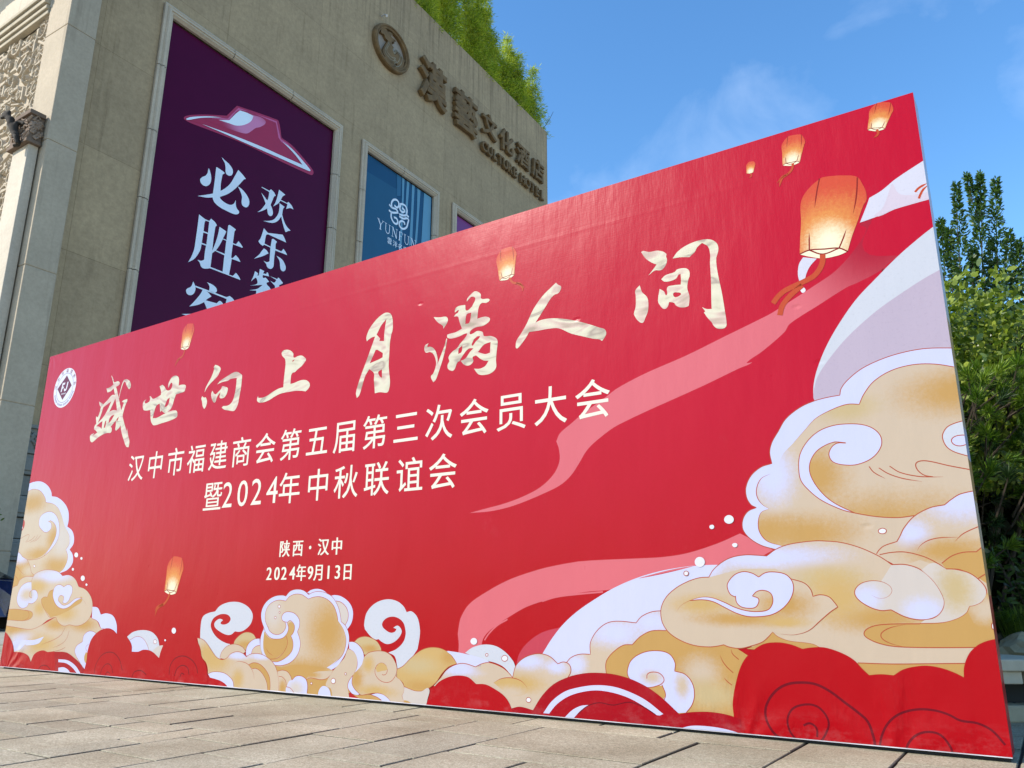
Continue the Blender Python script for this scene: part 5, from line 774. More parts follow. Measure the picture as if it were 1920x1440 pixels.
    for k in range(34):
        a = radians(200 + k * 140 / 33)
        if k % 9 == 8: continue
        p = Vector((c[0] + .174 * cos(a), c[1] + .174 * sin(a))); d = Vector((cos(a), sin(a))); t = Vector((-d.y, d.x)); w, h = .0035, .009 + .003 * (k % 3 == 0)
        polyfill(mb, [[tuple(p - t * w - d * h), tuple(p + t * w - d * h), tuple(p + t * w + d * h), tuple(p - t * w + d * h)]], -0.00030, 2)
    cx, cz = (EMB['dl'][0] + EMB['dr'][0]) / 2, c[1] + .008
    sh = lambda P: [(cx + x * .70 + 0.12 * z, cz + z * .78) for x, z in P]
    polyfill(mb, [sh([(-.078, -.056), (-.050, -.056), (-.050, -.014), (-.020, -.014), (-.020, .010), (-.050, .010), (-.050, .034), (-.008, .034), (-.008, .060), (-.078, .060)])], -0.00039, 0)
    polyfill(mb, [sh([(.048, .060), (.076, .060), (.076, -.026), (.062, -.050), (.034, -.060), (.008, -.050), (-.004, -.026), (.020, -.018), (.032, -.034), (.044, -.030), (.048, -.018)])], -0.00039, 0)
    for k in range(5): x = cx - .040 + k * .016; polyfill(mb, [[(x, cz - .074), (x + .004, cz - .074), (x + .004, cz - .060), (x, cz - .060)]], -0.00039, 0); polyfill(mb, [[(x + .008, cz - .074), (x + .012, cz - .074), (x + .012, cz - .060), (x + .008, cz - .060)]], -0.00039, 0)
    tag(mb.build('chamber_emblem', [ink('white'), ink('maroon'), ink('violet')], root), 'white round emblem with a maroon diamond and the letters FJ')
    return root
build_backdrop()

# ------------------------------------------------------------------ the hotel
FO = Vector((-11.8404, 19.5235, 0.0)); FRZ = R(58.35514)      # facade frame: x along the wall, y into the building
WX = -1.26; WROT = BOARD_RZ - FRZ                             # wing: plane of the sunlit left face
def stone(name, c, joints=None, streak=0.5, rough=0.85, var=0.10, blotch=0.8, dark=0.5):
    m, nt, b = newmat(name); b.inputs['Roughness'].default_value = rough; b.inputs['Specular IOR Level'].default_value = 0.25
    n1 = noise(nt, blotch, 6, 0.62); n2 = noise(nt, 2.6, 5, 0.6, sc=(1.6, 1.6, 0.09)); n3 = noise(nt, 14, 4, 0.6); n4 = noise(nt, 0.9, 3, 0.5, sc=(1, 1, 0.5))
    col = ramp(nt, n1.outputs['Fac'], [(0.3, tuple(v * (1 - var) for v in c)), (0.7, tuple(v * (1 + var) for v in c))]).outputs['Color']
    st = ramp(nt, mathn(nt, 'MULTIPLY', n2.outputs['Fac'], mathn(nt, 'ADD', n4.outputs['Fac'], 0.5)), [(0.20, (dark, dark * 0.97, dark * 0.92)), (0.44, (1, 1, 1))]).outputs['Color']
    col = mixc(nt, streak, col, st, 'MULTIPLY')
    fine = ramp(nt, n3.outputs['Fac'], [(0.3, (0.86, 0.86, 0.85)), (0.65, (1.04, 1.04, 1.04))]).outputs['Color']; col = mixc(nt, 0.7, col, fine, 'MULTIPLY')
    if dark < .56 and joints:      # drips running down from the parapet
        tz = nt.nodes.new('ShaderNodeTexCoord'); sz = nt.nodes.new('ShaderNodeSeparateXYZ'); nt.links.new(tz.outputs['Object'], sz.inputs[0]); g1 = nt.nodes.new('ShaderNodeMapRange'); g1.inputs['From Min'].default_value = 22.5; g1.inputs['From Max'].default_value = 27.6; nt.links.new(sz.outputs['Z'], g1.inputs['Value'])
        dr = noise(nt, 3.4, 4, .65, sc=(2.2, 1, .05)); dm = ramp(nt, dr.outputs['Fac'], [(.50, (0, 0, 0)), (.66, (1, 1, 1))]); fm = mathn(nt, 'MULTIPLY', mathn(nt, 'MULTIPLY', g1.outputs['Result'], dm.outputs['Color']), .75)
        col = mixc(nt, fm, col, tuple(v * .42 for v in c)); n9 = noise(nt, 5.5, 7, .72); col = mixc(nt, .8, col, ramp(nt, n9.outputs['Fac'], [(.30, (.74, .73, .72)), (.60, (1.03, 1.03, 1.03))]).outputs['Color'], 'MULTIPLY')
    if joints:
        tc = nt.nodes.new('ShaderNodeTexCoord'); sx = nt.nodes.new('ShaderNodeSeparateXYZ'); cb = nt.nodes.new('ShaderNodeCombineXYZ'); nt.links.new(tc.outputs['Object'], sx.inputs[0]); nt.links.new(sx.outputs['X'], cb.inputs['X']); nt.links.new(sx.outputs['Z'], cb.inputs['Y'])
        br = nt.nodes.new('ShaderNodeTexBrick'); br.offset = 0.0; br.inputs['Scale'].default_value = 1; br.inputs['Brick Width'].default_value = joints[0]; br.inputs['Row Height'].default_value = joints[1]; br.inputs['Mortar Size'].default_value = 0.012; br.inputs['Mortar Smooth'].default_value = 0.6
        br.inputs['Color1'].default_value = (1.0, 1, 1, 1); br.inputs['Color2'].default_value = (0.87, 0.87, 0.88, 1); br.inputs['Mortar'].default_value = (0.66, 0.65, 0.62, 1)
        nt.links.new(cb.outputs[0], br.inputs['Vector']); col = mixc(nt, 1.0, col, br.outputs['Color'], 'MULTIPLY')
    nt.links.new(col, b.inputs['Base Color']); bump(nt, b, n3.outputs['Fac'], 0.15, 0.02); return m
def extrude_poly(mb, polys, y0, y1, m=0, ms=None):
    """face at y0 (towards the viewer), walls back to y1"""
    polyfill(mb, polys, y0, m)
    for l in polys:
        for i in range(len(l)):
            a, b = l[i - 1], l[i]; mb.face([(a[0], y0, a[1]), (a[0], y1, a[1]), (b[0], y1, b[1]), (b[0], y0, b[1])], m if ms is None else ms)
OPEN = [(1.72, 9.66, 5.2, 18.72), (10.83, 16.03, 5.2, 18.80), (17.1, 22.3, 5.2, 18.80)]; FW = 0.34
ZR, XE = 27.75, 26.47
def build_hotel():
    root = empty('hotel_building', FO, FRZ, 'tall beige hotel with framed banners, carved sunlit corner and bronze rooftop lettering', 'building')
    conc = stone('facade_concrete', (0.445, 0.33, 0.192), (4.1, 3.2), 0.85, dark=0.55)
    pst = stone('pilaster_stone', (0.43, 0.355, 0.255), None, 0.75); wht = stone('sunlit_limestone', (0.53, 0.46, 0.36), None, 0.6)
    frm = stone('frame_stone', (0.52, 0.44, 0.33), None, 0.3); darkst = stone('base_stone', (0.22, 0.22, 0.20), None, 0.6)
    # facade wall around the three openings
    mb = MB(); X0 = -0.47; xs = [X0] + [v for o in OPEN for v in o[:2]] + [XE]
    for i in range(len(xs) - 1):
        a, b = xs[i], xs[i + 1]
        op = next((o for o in OPEN if abs(o[0] - a) < 1e-6), None)
        zz = [(0, ZR)] if op is None else [(0, op[2]), (op[3], ZR)]
        for z0, z1 in zz: mb.face([(a, 0, z0), (b, 0, z0), (b, 0, z1), (a, 0, z1)])
    for x0, x1, z0, z1 in OPEN:
        mb.face([(x0, 0, z0), (x0, 0.3, z0), (x0, 0.3, z1), (x0, 0, z1)]); mb.face([(x1, 0, z0), (x1, 0, z1), (x1, 0.3, z1), (x1, 0.3, z0)])
        mb.face([(x0, 0, z1), (x0, 0.3, z1), (x1, 0.3, z1), (x1, 0, z1)]); mb.face([(x0, 0, z0), (x1, 0, z0), (x1, 0.3, z0), (x0, 0.3, z0)]); mb.face([(x0, 0.3, z0), (x1, 0.3, z0), (x1, 0.3, z1), (x0, 0.3, z1)])
    mb.face([(XE, 0, 0), (XE, 16, 0), (XE, 16, ZR), (XE, 0, ZR)]); mb.face([(X0, 16, 0), (X0, 16, ZR), (XE, 16, ZR), (XE, 16, 0)])
    mb.build('wall', conc, root)
    mb = MB(); mb.face([(X0, 0, ZR), (XE, 0, ZR), (XE, 0.35, ZR), (X0, 0.35, ZR)]); mb.face([(X0, 0.35, ZR), (XE, 0.35, ZR), (XE, 0.35, ZR - .5), (X0, 0.35, ZR - .5)]); mb.face([(X0, 0.35, ZR - .5), (XE, .35, ZR - .5), (XE, 16, ZR - .5), (X0, 16, ZR - .5)])
    mb.build('roof', conc, root)
    # moulded stone frames, mitred, in lengths of two metres
    prof = [(0.0, -0.02), (0.0, -0.10), (0.06, -0.13), (0.10, -0.10), (0.14, -0.155), (0.20, -0.165), (0.22, -0.12), (0.27, -0.13), (0.32, -0.06), (FW, -0.04), (FW, 0.06)]
    for x0, x1, z0, z1 in OPEN:
        mb = MB()
        def seg(p, q, inn, dirv, t0, t1):      # p->q along outer edge; inn = inward direction
            for k in range(len(prof) - 1):
                (a, ya), (b_, yb) = prof[k], prof[k + 1]
                P = lambda d, y, base, mit: (base[0] + inn[0] * d + dirv[0] * d * mit, y, base[1] + inn[1] * d + dirv[1] * d * mit)
                mb.face([P(a, ya, p, t0), P(a, ya, q, t1), P(b_, yb, q, t1), P(b_, yb, p, t0)])
        g = 0.012
        def run(p, q, inn, dirv, step):
            L = abs(q[0] - p[0]) + abs(q[1] - p[1]); n = max(1, round(L / step))
            for i in range(n):
                a, b_ = L * i / n, L * (i + 1) / n
                A = (p[0] + dirv[0] * (a + (g if i else 0)), p[1] + dirv[1] * (a + (g if i else 0))); B = (p[0] + dirv[0] * (b_ - (g if i < n - 1 else 0)), p[1] + dirv[1] * (b_ - (g if i < n - 1 else 0)))
                seg(A, B, inn, dirv, 1 if i == 0 else 0, -1 if i == n - 1 else 0)
        run((x0, z0), (x0, z1), (1, 0), (0, 1), 2.15); run((x0, z1), (x1, z1), (0, -1), (1, 0), 2.6); run((x1, z1), (x1, z0), (-1, 0), (0, -1), 2.15); run((x1, z0), (x0, z0), (0, 1), (-1, 0), 2.6)
        bk = [(x0 + FW, z0 + FW), (x1 - FW, z0 + FW), (x1 - FW, z1 - FW), (x0 + FW, z1 - FW)]; ou = [(x0, z0), (x1, z0), (x1, z1), (x0, z1)]
        for k in range(4): mb.face([(ou[k][0], 0.02, ou[k][1]), (ou[(k + 1) % 4][0], 0.02, ou[(k + 1) % 4][1]), (bk[(k + 1) % 4][0], 0.02, bk[(k + 1) % 4][1]), (bk[k][0], 0.02, bk[k][1])])
        mb.build('banner_frame', frm, root)
    # corner pilaster in tall blocks
    mb = MB(); zb = [0, 1.7, 5.15, 8.6, 12.1, 15.6, 19.1, 22.6, 26.1, 29.6]
    for k in range(len(zb) - 1): mb.box((-1.24, -0.60, zb[k] + .008), (-0.45, 0.5, zb[k + 1] - .008), 0, 0.02)
    mb.box((-1.22, -0.58, 0), (-0.47, 0.48, 29.6), 0)
    mb.build('corner_pilaster', pst, root)
    # rusticated pier beside it, with a carved block on top
    mb = MB(); z = 0.0; k = 0
    while z < 3.7:
        h = 0.52 if k % 2 else 0.50; pr = 0.16 if k % 2 else 0.06
        mb.box((-0.447, -pr - .05, z + .01), (1.0, -0.003, z + h - .01), 0, 0.025 if k % 2 else 0.01)
        if k % 2: mb.box((-0.38, -pr - .09, z + .1), (0.9, -pr - .04, z + h - .1), 0, 0.02)
        z += h; k += 1
    mb.box((-0.447, -0.26, z), (1.1, -0.003, z + .08)); mb.box((-0.44, -0.20, z + .08), (1.0, -0.003, z + .62)); mb.box((-0.447, -0.30, z + .62), (1.1, -0.003, z + .70))
    rnd = random.Random(3)
    for _ in range(26):
        x, zz, s = rnd.uniform(-.36, .9), z + rnd.uniform(.14, .56), rnd.uniform(.05, .12); mb.tube([(x - s, -.21, zz), (x, -.25, zz + s * rnd.uniform(-1, 1)), (x + s, -.21, zz + s * .3)], 0.03, 6)
    mb.build('rusticated_pier', darkst, root)
    # sunlit wing, in its own frame
    def wing(o): o.location = (WX, 0, 0); o.rotation_euler = (0, 0, WROT); return o
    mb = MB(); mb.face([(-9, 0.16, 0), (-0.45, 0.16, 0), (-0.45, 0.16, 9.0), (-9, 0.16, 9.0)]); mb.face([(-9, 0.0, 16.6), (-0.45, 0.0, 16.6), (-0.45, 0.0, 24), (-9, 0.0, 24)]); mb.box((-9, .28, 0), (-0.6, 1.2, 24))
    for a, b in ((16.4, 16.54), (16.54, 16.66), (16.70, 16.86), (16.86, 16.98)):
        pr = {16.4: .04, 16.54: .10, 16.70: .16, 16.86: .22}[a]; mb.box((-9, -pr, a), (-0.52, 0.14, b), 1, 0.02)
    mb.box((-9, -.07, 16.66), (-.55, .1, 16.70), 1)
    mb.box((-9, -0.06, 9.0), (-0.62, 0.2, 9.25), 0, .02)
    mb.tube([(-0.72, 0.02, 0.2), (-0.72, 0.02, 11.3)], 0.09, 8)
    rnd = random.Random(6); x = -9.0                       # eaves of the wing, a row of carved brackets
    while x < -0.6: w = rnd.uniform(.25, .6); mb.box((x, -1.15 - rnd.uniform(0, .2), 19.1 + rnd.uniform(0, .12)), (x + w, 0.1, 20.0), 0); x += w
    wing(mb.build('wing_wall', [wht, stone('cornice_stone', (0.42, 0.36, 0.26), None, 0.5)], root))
    # carved relief: a height field of interlaced bars, rings and scrolls
    rnd = random.Random(5); nx, nz = 210, 330; ux = np.linspace(-4.4, -0.5, nx); uz = np.linspace(9.25, 16.4, nz); XX, ZZ = np.meshgrid(ux, uz, indexing='ij'); Hh = np.zeros_like(XX)
    def soft(d, w): return np.clip((w - d) / 0.035, 0, 1)
    for _ in range(230):
        cx, cz = rnd.uniform(-4.5, -.5), rnd.uniform(9.2, 16.4); L, w, hh = rnd.uniform(.10, .34), rnd.uniform(.05, .085), rnd.uniform(.05, .12)
        a = rnd.choice([0, pi / 2, 0, rnd.uniform(-.7, .7)]); dx, dz = XX - cx, ZZ - cz; p, q = dx * cos(a) + dz * sin(a), -dx * sin(a) + dz * cos(a)
        Hh = np.maximum(Hh, hh * soft(np.abs(q), w) * soft(np.abs(p), L))
    for _ in range(300):
        cx, cz, r_, w, hh = rnd.uniform(-4.5, -.5), rnd.uniform(9.2, 16.4), rnd.uniform(.09, .26), rnd.uniform(.035, .065), rnd.uniform(.05, .12)
        d = np.hypot(XX - cx, ZZ - cz); th = np.arctan2(ZZ - cz, XX - cx); gap = rnd.uniform(-3, 3)
        Hh = np.maximum(Hh, hh * soft(np.abs(d - r_), w) * (np.abs(np.angle(np.exp(1j * (th - gap)))) > .7)); Hh = np.maximum(Hh, hh * .9 * soft(d, r_ * .28))
    vs = np.stack([XX, 0.16 - Hh * 1.15, ZZ], -1).reshape(-1, 3); idx = np.arange(nx * nz).reshape(nx, nz)
    Q = np.stack([idx[:-1, :-1], idx[1:, :-1], idx[1:, 1:], idx[:-1, 1:]], -1).reshape(-1, 4); me = bpy.data.meshes.new('carved_relief'); me.from_pydata(vs.tolist(), [], Q.tolist()); me.update()
    wing(link('carved_relief', me, stone('relief_stone', (0.44, 0.365, 0.265), None, 0.4, blotch=2.5), root))
    mb = MB(); mb.tube([(11.6, 0.0, 25.28), (11.6, -.16, 25.32), (11.62, -.3, 25.22)], [.03, .03, .06], 8); mb.build('wall_lamp', simple('lamp_housing', (.55, .55, .55), .4, .4), root)
    # engaged column with its carved capital
    mb = MB(); mb.box((-0.50, -0.25, 0), (0.31, -0.003, 11.95), 0, 0.015); wing(mb.build('engaged_column', wht, root))
    mb = MB(); brn = stone('capital_stone', (0.17, 0.12, 0.085), None, 0.5, blotch=6)
    mb.box((-0.62, -0.37, 11.9), (0.42, -0.003, 12.0), 0, .015); mb.box((-0.57, -0.33, 12.0), (0.38, -0.003, 12.68), 0); mb.box((-0.64, -0.40, 12.68), (0.45, -0.003, 12.80), 0, .015)
    for _ in range(60):
        s = rnd.uniform(.06, .14); zz = rnd.uniform(12.08, 12.6)
        if rnd.random() < .55: x = rnd.uniform(-.5, .3); mb.tube([(x - s, -.33, zz), (x, -.37, zz + s * rnd.uniform(-1, 1)), (x + s, -.33, zz + s * .4)], 0.028, 6, 1)
        else: y = rnd.uniform(-.28, -.05); mb.tube([(.38, y - s * .6, zz), (.42, y, zz + s * rnd.uniform(-1, 1)), (.38, y + s * .6, zz + s * .4)], 0.028, 6, 1)
    wing(mb.build('carved_capital', [brn, stone('capital_relief', (0.30, 0.22, 0.16), None, .4, blotch=6)], root))
    return root
build_hotel()
def frame_empty(name, x, y, z, label, cat, group=None):
    m = Matrix.Rotation(FRZ, 3, 'Z'); o = empty(name, FO + m @ Vector((x, y, z)), FRZ, label, cat, group); o['off'] = (-x, -y, -z); return o
def fbuild(mb, name, mats, root):
    o = mb.build(name, mats, root); o.location = tuple(root['off']); return o
def print_mat(name, c, rough=0.35, spec=0.5, var=0.05): return simple(name, lin(c), rough, 0, var, 1.2, spec)

# ------------------------------------------------------------------ banners in the frames
def flat(mb, polys, y, m=0):
    for p, hs in polys: polyfill(mb, [smooth(pts_of(p))] + [smooth(pts_of(h)) for h in hs], y, m)
def cut(polys, zmin): return polys
def build_banners():
    x0, x1, z0, z1 = OPEN[0]; r = frame_empty('purple_banner', (x0 + x1) / 2, 0.1, z0 + FW, 'big dark purple banner with a red hat logo and white characters', 'banner')
    mb = MB(); mb.box((x0 + FW + .01, 0.08, z0 + FW + .01), (x1 - FW - .01, 0.12, z1 - FW - .05)); fbuild(mb, 'banner_sheet', print_mat('purple_print', (74, 0, 46), 0.3, 0.12), r)
    wh = print_mat('banner_white', (226, 236, 246), 0.4)
    mb = MB(); y = 0.072
    for k, nme in enumerate(('hat_outer', 'hat_band', 'hat_inner', 'hat_glow2', 'hat_glow', 'hat_line')): flat(mb, FA[nme], y - k * 0.004, k)
    soft = lambda n, a, b, c, rr: soft_mat(n, a, b, c, rr)
    fbuild(mb, 'hat_logo', [print_mat('hat_red_edge', (172, 30, 74)), print_mat('hat_rose', (206, 96, 142)), print_mat('hat_red', (170, 24, 64)), soft('hat_fade', (170, 24, 64), (216, 130, 170), (5.53, 16.41), (1.3, .8)), soft('hat_glow', (214, 120, 165), (236, 246, 252), (4.86, 16.44), (1.15, .95)), wh], r)
    for nme in ('bi', 'sheng', 'ke', 'huan', 'le', 'can'):
        mb = MB(); flat(mb, FA[nme], 0.070); fbuild(mb, 'banner_character', wh, r)
    # blue banner
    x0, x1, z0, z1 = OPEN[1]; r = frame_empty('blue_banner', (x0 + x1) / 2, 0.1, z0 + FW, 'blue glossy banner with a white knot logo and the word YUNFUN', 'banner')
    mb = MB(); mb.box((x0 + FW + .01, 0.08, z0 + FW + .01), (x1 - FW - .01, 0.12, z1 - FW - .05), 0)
    polyfill(mb, [clip(smooth(pts_of(TRI)), (x0 + FW + .03, 6, x1 - FW - .03, 18.4))], 0.074, 2)  # paler area: a reflected roofline painted into the sheet colour
    for k, s in enumerate(REFLECTION_BARS): polyfill(mb, [clip(smooth(pts_of(s)), (x0 + FW + .03, 6, x1 - FW - .03, 18.40))], 0.070, 1 if k else 3)  # pale bars painted as reflections in the glossy sheet
    fbuild(mb, 'banner_sheet', [print_mat('blue_print', (12, 70, 104), 0.25, .3), print_mat('blue_reflection_bar', (98, 150, 176), 0.3, .3), print_mat('blue_reflection_tint', (30, 84, 114), 0.25, .3), print_mat('blue_reflection_edge', (46, 100, 132), 0.3, .3)], r)
    mb = MB()
    for s in LOGO: stroke(mb, smooth(pts_of(s), False), 0.088, 0.064)
    fbuild(mb, 'knot_logo', wh, r)
    mb = MB()
    def S_(x, pts, w): stroke(mb, [(x + a, 15.42 + b) for a, b in pts], w, 0.064 - 0.0005 * (len(mb.f) % 7))
    def serif(x, zz, w=.13): S_(x, [(-w / 2, zz), (w / 2, zz)], 0.02)
    tk, th = 0.055, 0.022; h = 0.42
    def letY(x): S_(x, [(-.15, h), (0, .2)], tk); S_(x, [(.15, h), (0, .2)], th); S_(x, [(0, .22), (0, 0)], tk); serif(x, 0); serif(x - .15, h); serif(x + .15, h)
    def letU(x): S_(x, [(-.12, h), (-.12, .12), (-.06, .02), (.03, .0), (.10, .05), (.12, .14), (.12, h)], .034); serif(x - .12, h); serif(x + .12, h)
    def letN(x): S_(x, [(-.13, 0), (-.13, h)], th); S_(x, [(-.13, h), (.13, 0)], tk); S_(x, [(.13, 0), (.13, h)], th); serif(x - .13, 0); serif(x + .13, h); serif(x - .15, h)
    def letF(x): S_(x, [(-.08, 0), (-.08, h)], tk); S_(x, [(-.08, h - .01), (.12, h - .01)], th); S_(x, [(-.08, .22), (.07, .22)], th); serif(x - .08, 0); S_(x, [(.12, h), (.12, h - .1)], th)
    for f, x in ((letY, 12.30), (letU, 12.74), (letN, 13.20), (letF, 13.60), (letU, 13.99), (letN, 14.46)): f(x)
    for ch, x in zip('雲沣名店', (12.90, 13.26, 13.60, 13.94)): put_glyph(mb, ch, x, 15.14, .31, .31, .062, offset=.006)
    fbuild(mb, 'banner_lettering', wh, r)
    x0, x1, z0, z1 = OPEN[2]; r = frame_empty('magenta_banner', (x0 + x1) / 2, 0.1, z0 + FW, 'small visible corner of a magenta banner with tiny vertical writing', 'banner')
    mb = MB(); mb.box((x0 + FW + .01, 0.08, z0 + FW + .01), (x1 - FW - .01, 0.12, z1 - FW - .05)); fbuild(mb, 'banner_sheet', print_mat('magenta_print', (118, 22, 104), 0.3), r)
    for ch, z in zip('中国市', (17.62, 17.32, 17.02)): mb = MB(); put_glyph(mb, ch, 18.28, z, .2, .2, .07, offset=.01); fbuild(mb, 'banner_character', wh, r)
def soft_mat(name, a, b, c, rr):
    m, nt, bs = newmat(name); bs.inputs['Roughness'].default_value = .35; N, L = nt.nodes.new, nt.links.new
    tc = N('ShaderNodeTexCoord'); v1 = N('ShaderNodeVectorMath'); v1.operation = 'SUBTRACT'; v1.inputs[1].default_value = (c[0], 0, c[1]); L(tc.outputs['Object'], v1.inputs[0])
    v2 = N('ShaderNodeVectorMath'); v2.operation = 'MULTIPLY'; v2.inputs[1].default_value = (1 / rr[0], 0, 1 / rr[1]); L(v1.outputs[0], v2.inputs[0]); v3 = N('ShaderNodeVectorMath'); v3.operation = 'LENGTH'; L(v2.outputs[0], v3.inputs[0])
    mr = N('ShaderNodeMapRange'); mr.interpolation_type = 'SMOOTHSTEP'; mr.inputs['From Min'].default_value = 1.2; mr.inputs['From Max'].default_value = 0.45; L(v3.outputs['Value'], mr.inputs['Value'])
    L(mixc(nt, mr.outputs['Result'], lin(a), lin(b)), bs.inputs['Base Color']); return m
build_banners()

# ------------------------------------------------------------------ bronze sign, medallion and the beast on the capital
def bronze(name, c, rough=0.55):
    m, nt, b = newmat(name); b.inputs['Roughness'].default_value = rough; b.inputs['Metallic'].default_value = 0.1
    n = noise(nt, 3.0, 5, .6); r = ramp(nt, n.outputs['Fac'], [(0.3, tuple(v * .65 for v in c)), (0.7, tuple(v * 1.25 for v in c))]); nt.links.new(r.outputs['Color'], b.inputs['Base Color']); return m
def build_sign():
    br = bronze('sign_bronze', (0.185, 0.112, 0.042), .8); sd_ = bronze('sign_bronze_side', (0.10, 0.075, 0.035))
    r = frame_empty('hotel_sign', 20.0, -0.1, 22.8, 'raised bronze hotel name high on the concrete facade, Chinese characters over CULTURE HOTEL', 'sign')
    def chars(t, xs, z, sx, sz, off, ex=0.07):
        for ch, x in zip(t, xs):
            mb = MB(); put_glyph(mb, ch, x, z, sx, sz, -0.13, 0, offset=0.002, extrude=ex, bevel=off); fbuild(mb, 'sign_character', br, r)
    chars('漢', (15.20,), 24.02, 2.05, 2.2, 0.030, .09); chars('藝', (17.86,), 24.0, 2.05, 2.15, 0.026, .09)
    chars('文化酒店', (20.0, 21.68, 23.4, 25.08), 24.46, 1.40, 1.34, 0.026)
    chars('CULTURE', [19.55 + k * .50 for k in range(7)], 23.08, .72, .76, 0.032, .06); chars('HOTEL', [23.36 + k * .54 for k in range(5)], 23.08, .72, .76, 0.032, .06)
    r = frame_empty('medallion', 12.24, -0.1, 23.0, 'round bronze medallion with a mythical beast on the facade left of the lettering', 'emblem')
    c = MED['c']; mb = MB(); n = 48
    prof = [(1.13, 0.0), (1.13, -.16), (1.09, -.22), (1.02, -.22), (.99, -.17), (.95, -.19), (.90, -.16), (.90, -.02)]
    for k in range(n):
        a, b = 2 * pi * k / n, 2 * pi * (k + 1) / n
        for (r0, y0), (r1, y1) in zip(prof, prof[1:]):
            P = lambda rr, y, t: (c[0] + rr * 1.04 * cos(t), y, c[1] + rr * .93 * sin(t)); mb.face([P(r0, y0, a), P(r0, y0, b), P(r1, y1, b), P(r1, y1, a)])
    fbuild(mb, 'medallion_ring', br, r)
    mb = MB(); polyfill(mb, [[(c[0] + .94 * cos(2 * pi * a / 48), c[1] + .86 * sin(2 * pi * a / 48)) for a in range(48)]], -.012); fbuild(mb, 'medallion_disc', stone('medallion_plaster', (0.33, 0.285, 0.235), None, .4), r)
    mb = MB()
    for p, hs in FA['beast']: extrude_poly(mb, [smooth(pts_of(p), n=3)], -.14, -.013, 0)
    q = pts_of(FA['beast'][0][0])
    for fr in (.8, .62):
        cx, cz = sum(a[0] for a in q) / len(q), sum(a[1] for a in q) / len(q); stroke(mb, smooth([(cx + (a[0] - cx) * fr, cz + (a[1] - cz) * fr, a[2]) for a in q[12:36]], False, 3), .035, -.15, 1)
    fbuild(mb, 'beast_relief', [br, bronze('beast_highlight', (.26, .21, .12))], r)
build_sign()
def skin_mesh(name, joints, edges, mat, parent=None, sub=2, root=0):
    me = bpy.data.meshes.new(name); me.from_pydata([j[:3] for j in joints], edges, []); o = link(name, me, mat, parent)
    md = o.modifiers.new('skin', 'SKIN'); md.use_smooth_shade = True; md.branch_smoothing = 0.6
    for i, j in enumerate(joints): v = me.skin_vertices[0].data[i]; v.radius = (j[3], j[3]); v.use_root = (i == root)
    sb = o.modifiers.new('sub', 'SUBSURF'); sb.levels = sb.render_levels = sub
    dg = bpy.context.evaluated_depsgraph_get(); new = bpy.data.meshes.new_from_object(o.evaluated_get(dg)); o.modifiers.clear(); o.data = new
    new.polygons.foreach_set('use_smooth', [True] * len(new.polygons)); return o
def build_beast():
    base = Matrix.Rotation(FRZ, 3, 'Z') @ (Vector((WX, 0, 0))) + FO; m = Matrix.Rotation(BOARD_RZ, 3, 'Z')
    J = [(.02, -.46, 12.12, .11), (-.05, -.54, 12.34, .135), (-.16, -.60, 12.56, .10), (-.24, -.63, 12.70, .10), (-.36, -.70, 12.70, .06), (-.22, -.60, 12.86, .035),
         (.10, -.44, 11.98, .07), (.14, -.40, 11.83, .06), (.04, -.50, 11.79, .05), (-.02, -.44, 12.52, .06), (.10, -.40, 12.50, .05), (.20, -.38, 12.42, .045),
         (-.10, -.48, 12.62, .05), (-.34, -.68, 12.84, .035), (.16, -.52, 12.0, .05), (.22, -.47, 11.80, .045), (-.40, -.72, 12.62, .03)]
    E = [(0, 1), (1, 2), (2, 3), (3, 4), (3, 5), (0, 6), (6, 7), (7, 8), (1, 9), (9, 10), (10, 11), (2, 12), (3, 13), (0, 14), (14, 15), (3, 16)]
    J2 = [tuple(m @ Vector(j[:3]) + base) + (j[3],) for j in J]
    org = Vector(J2[7][:3]); J2 = [(j[0] - org.x, j[1] - org.y, j[2] - org.z, j[3]) for j in J2]
    o = skin_mesh('beast_statue', J2, E, bronze('statue_bronze', (0.030, 0.022, 0.014), .85)); o.location = org
    tag(o, 'dark bronze beast statue clinging to the carved capital', 'statue')
build_beast()

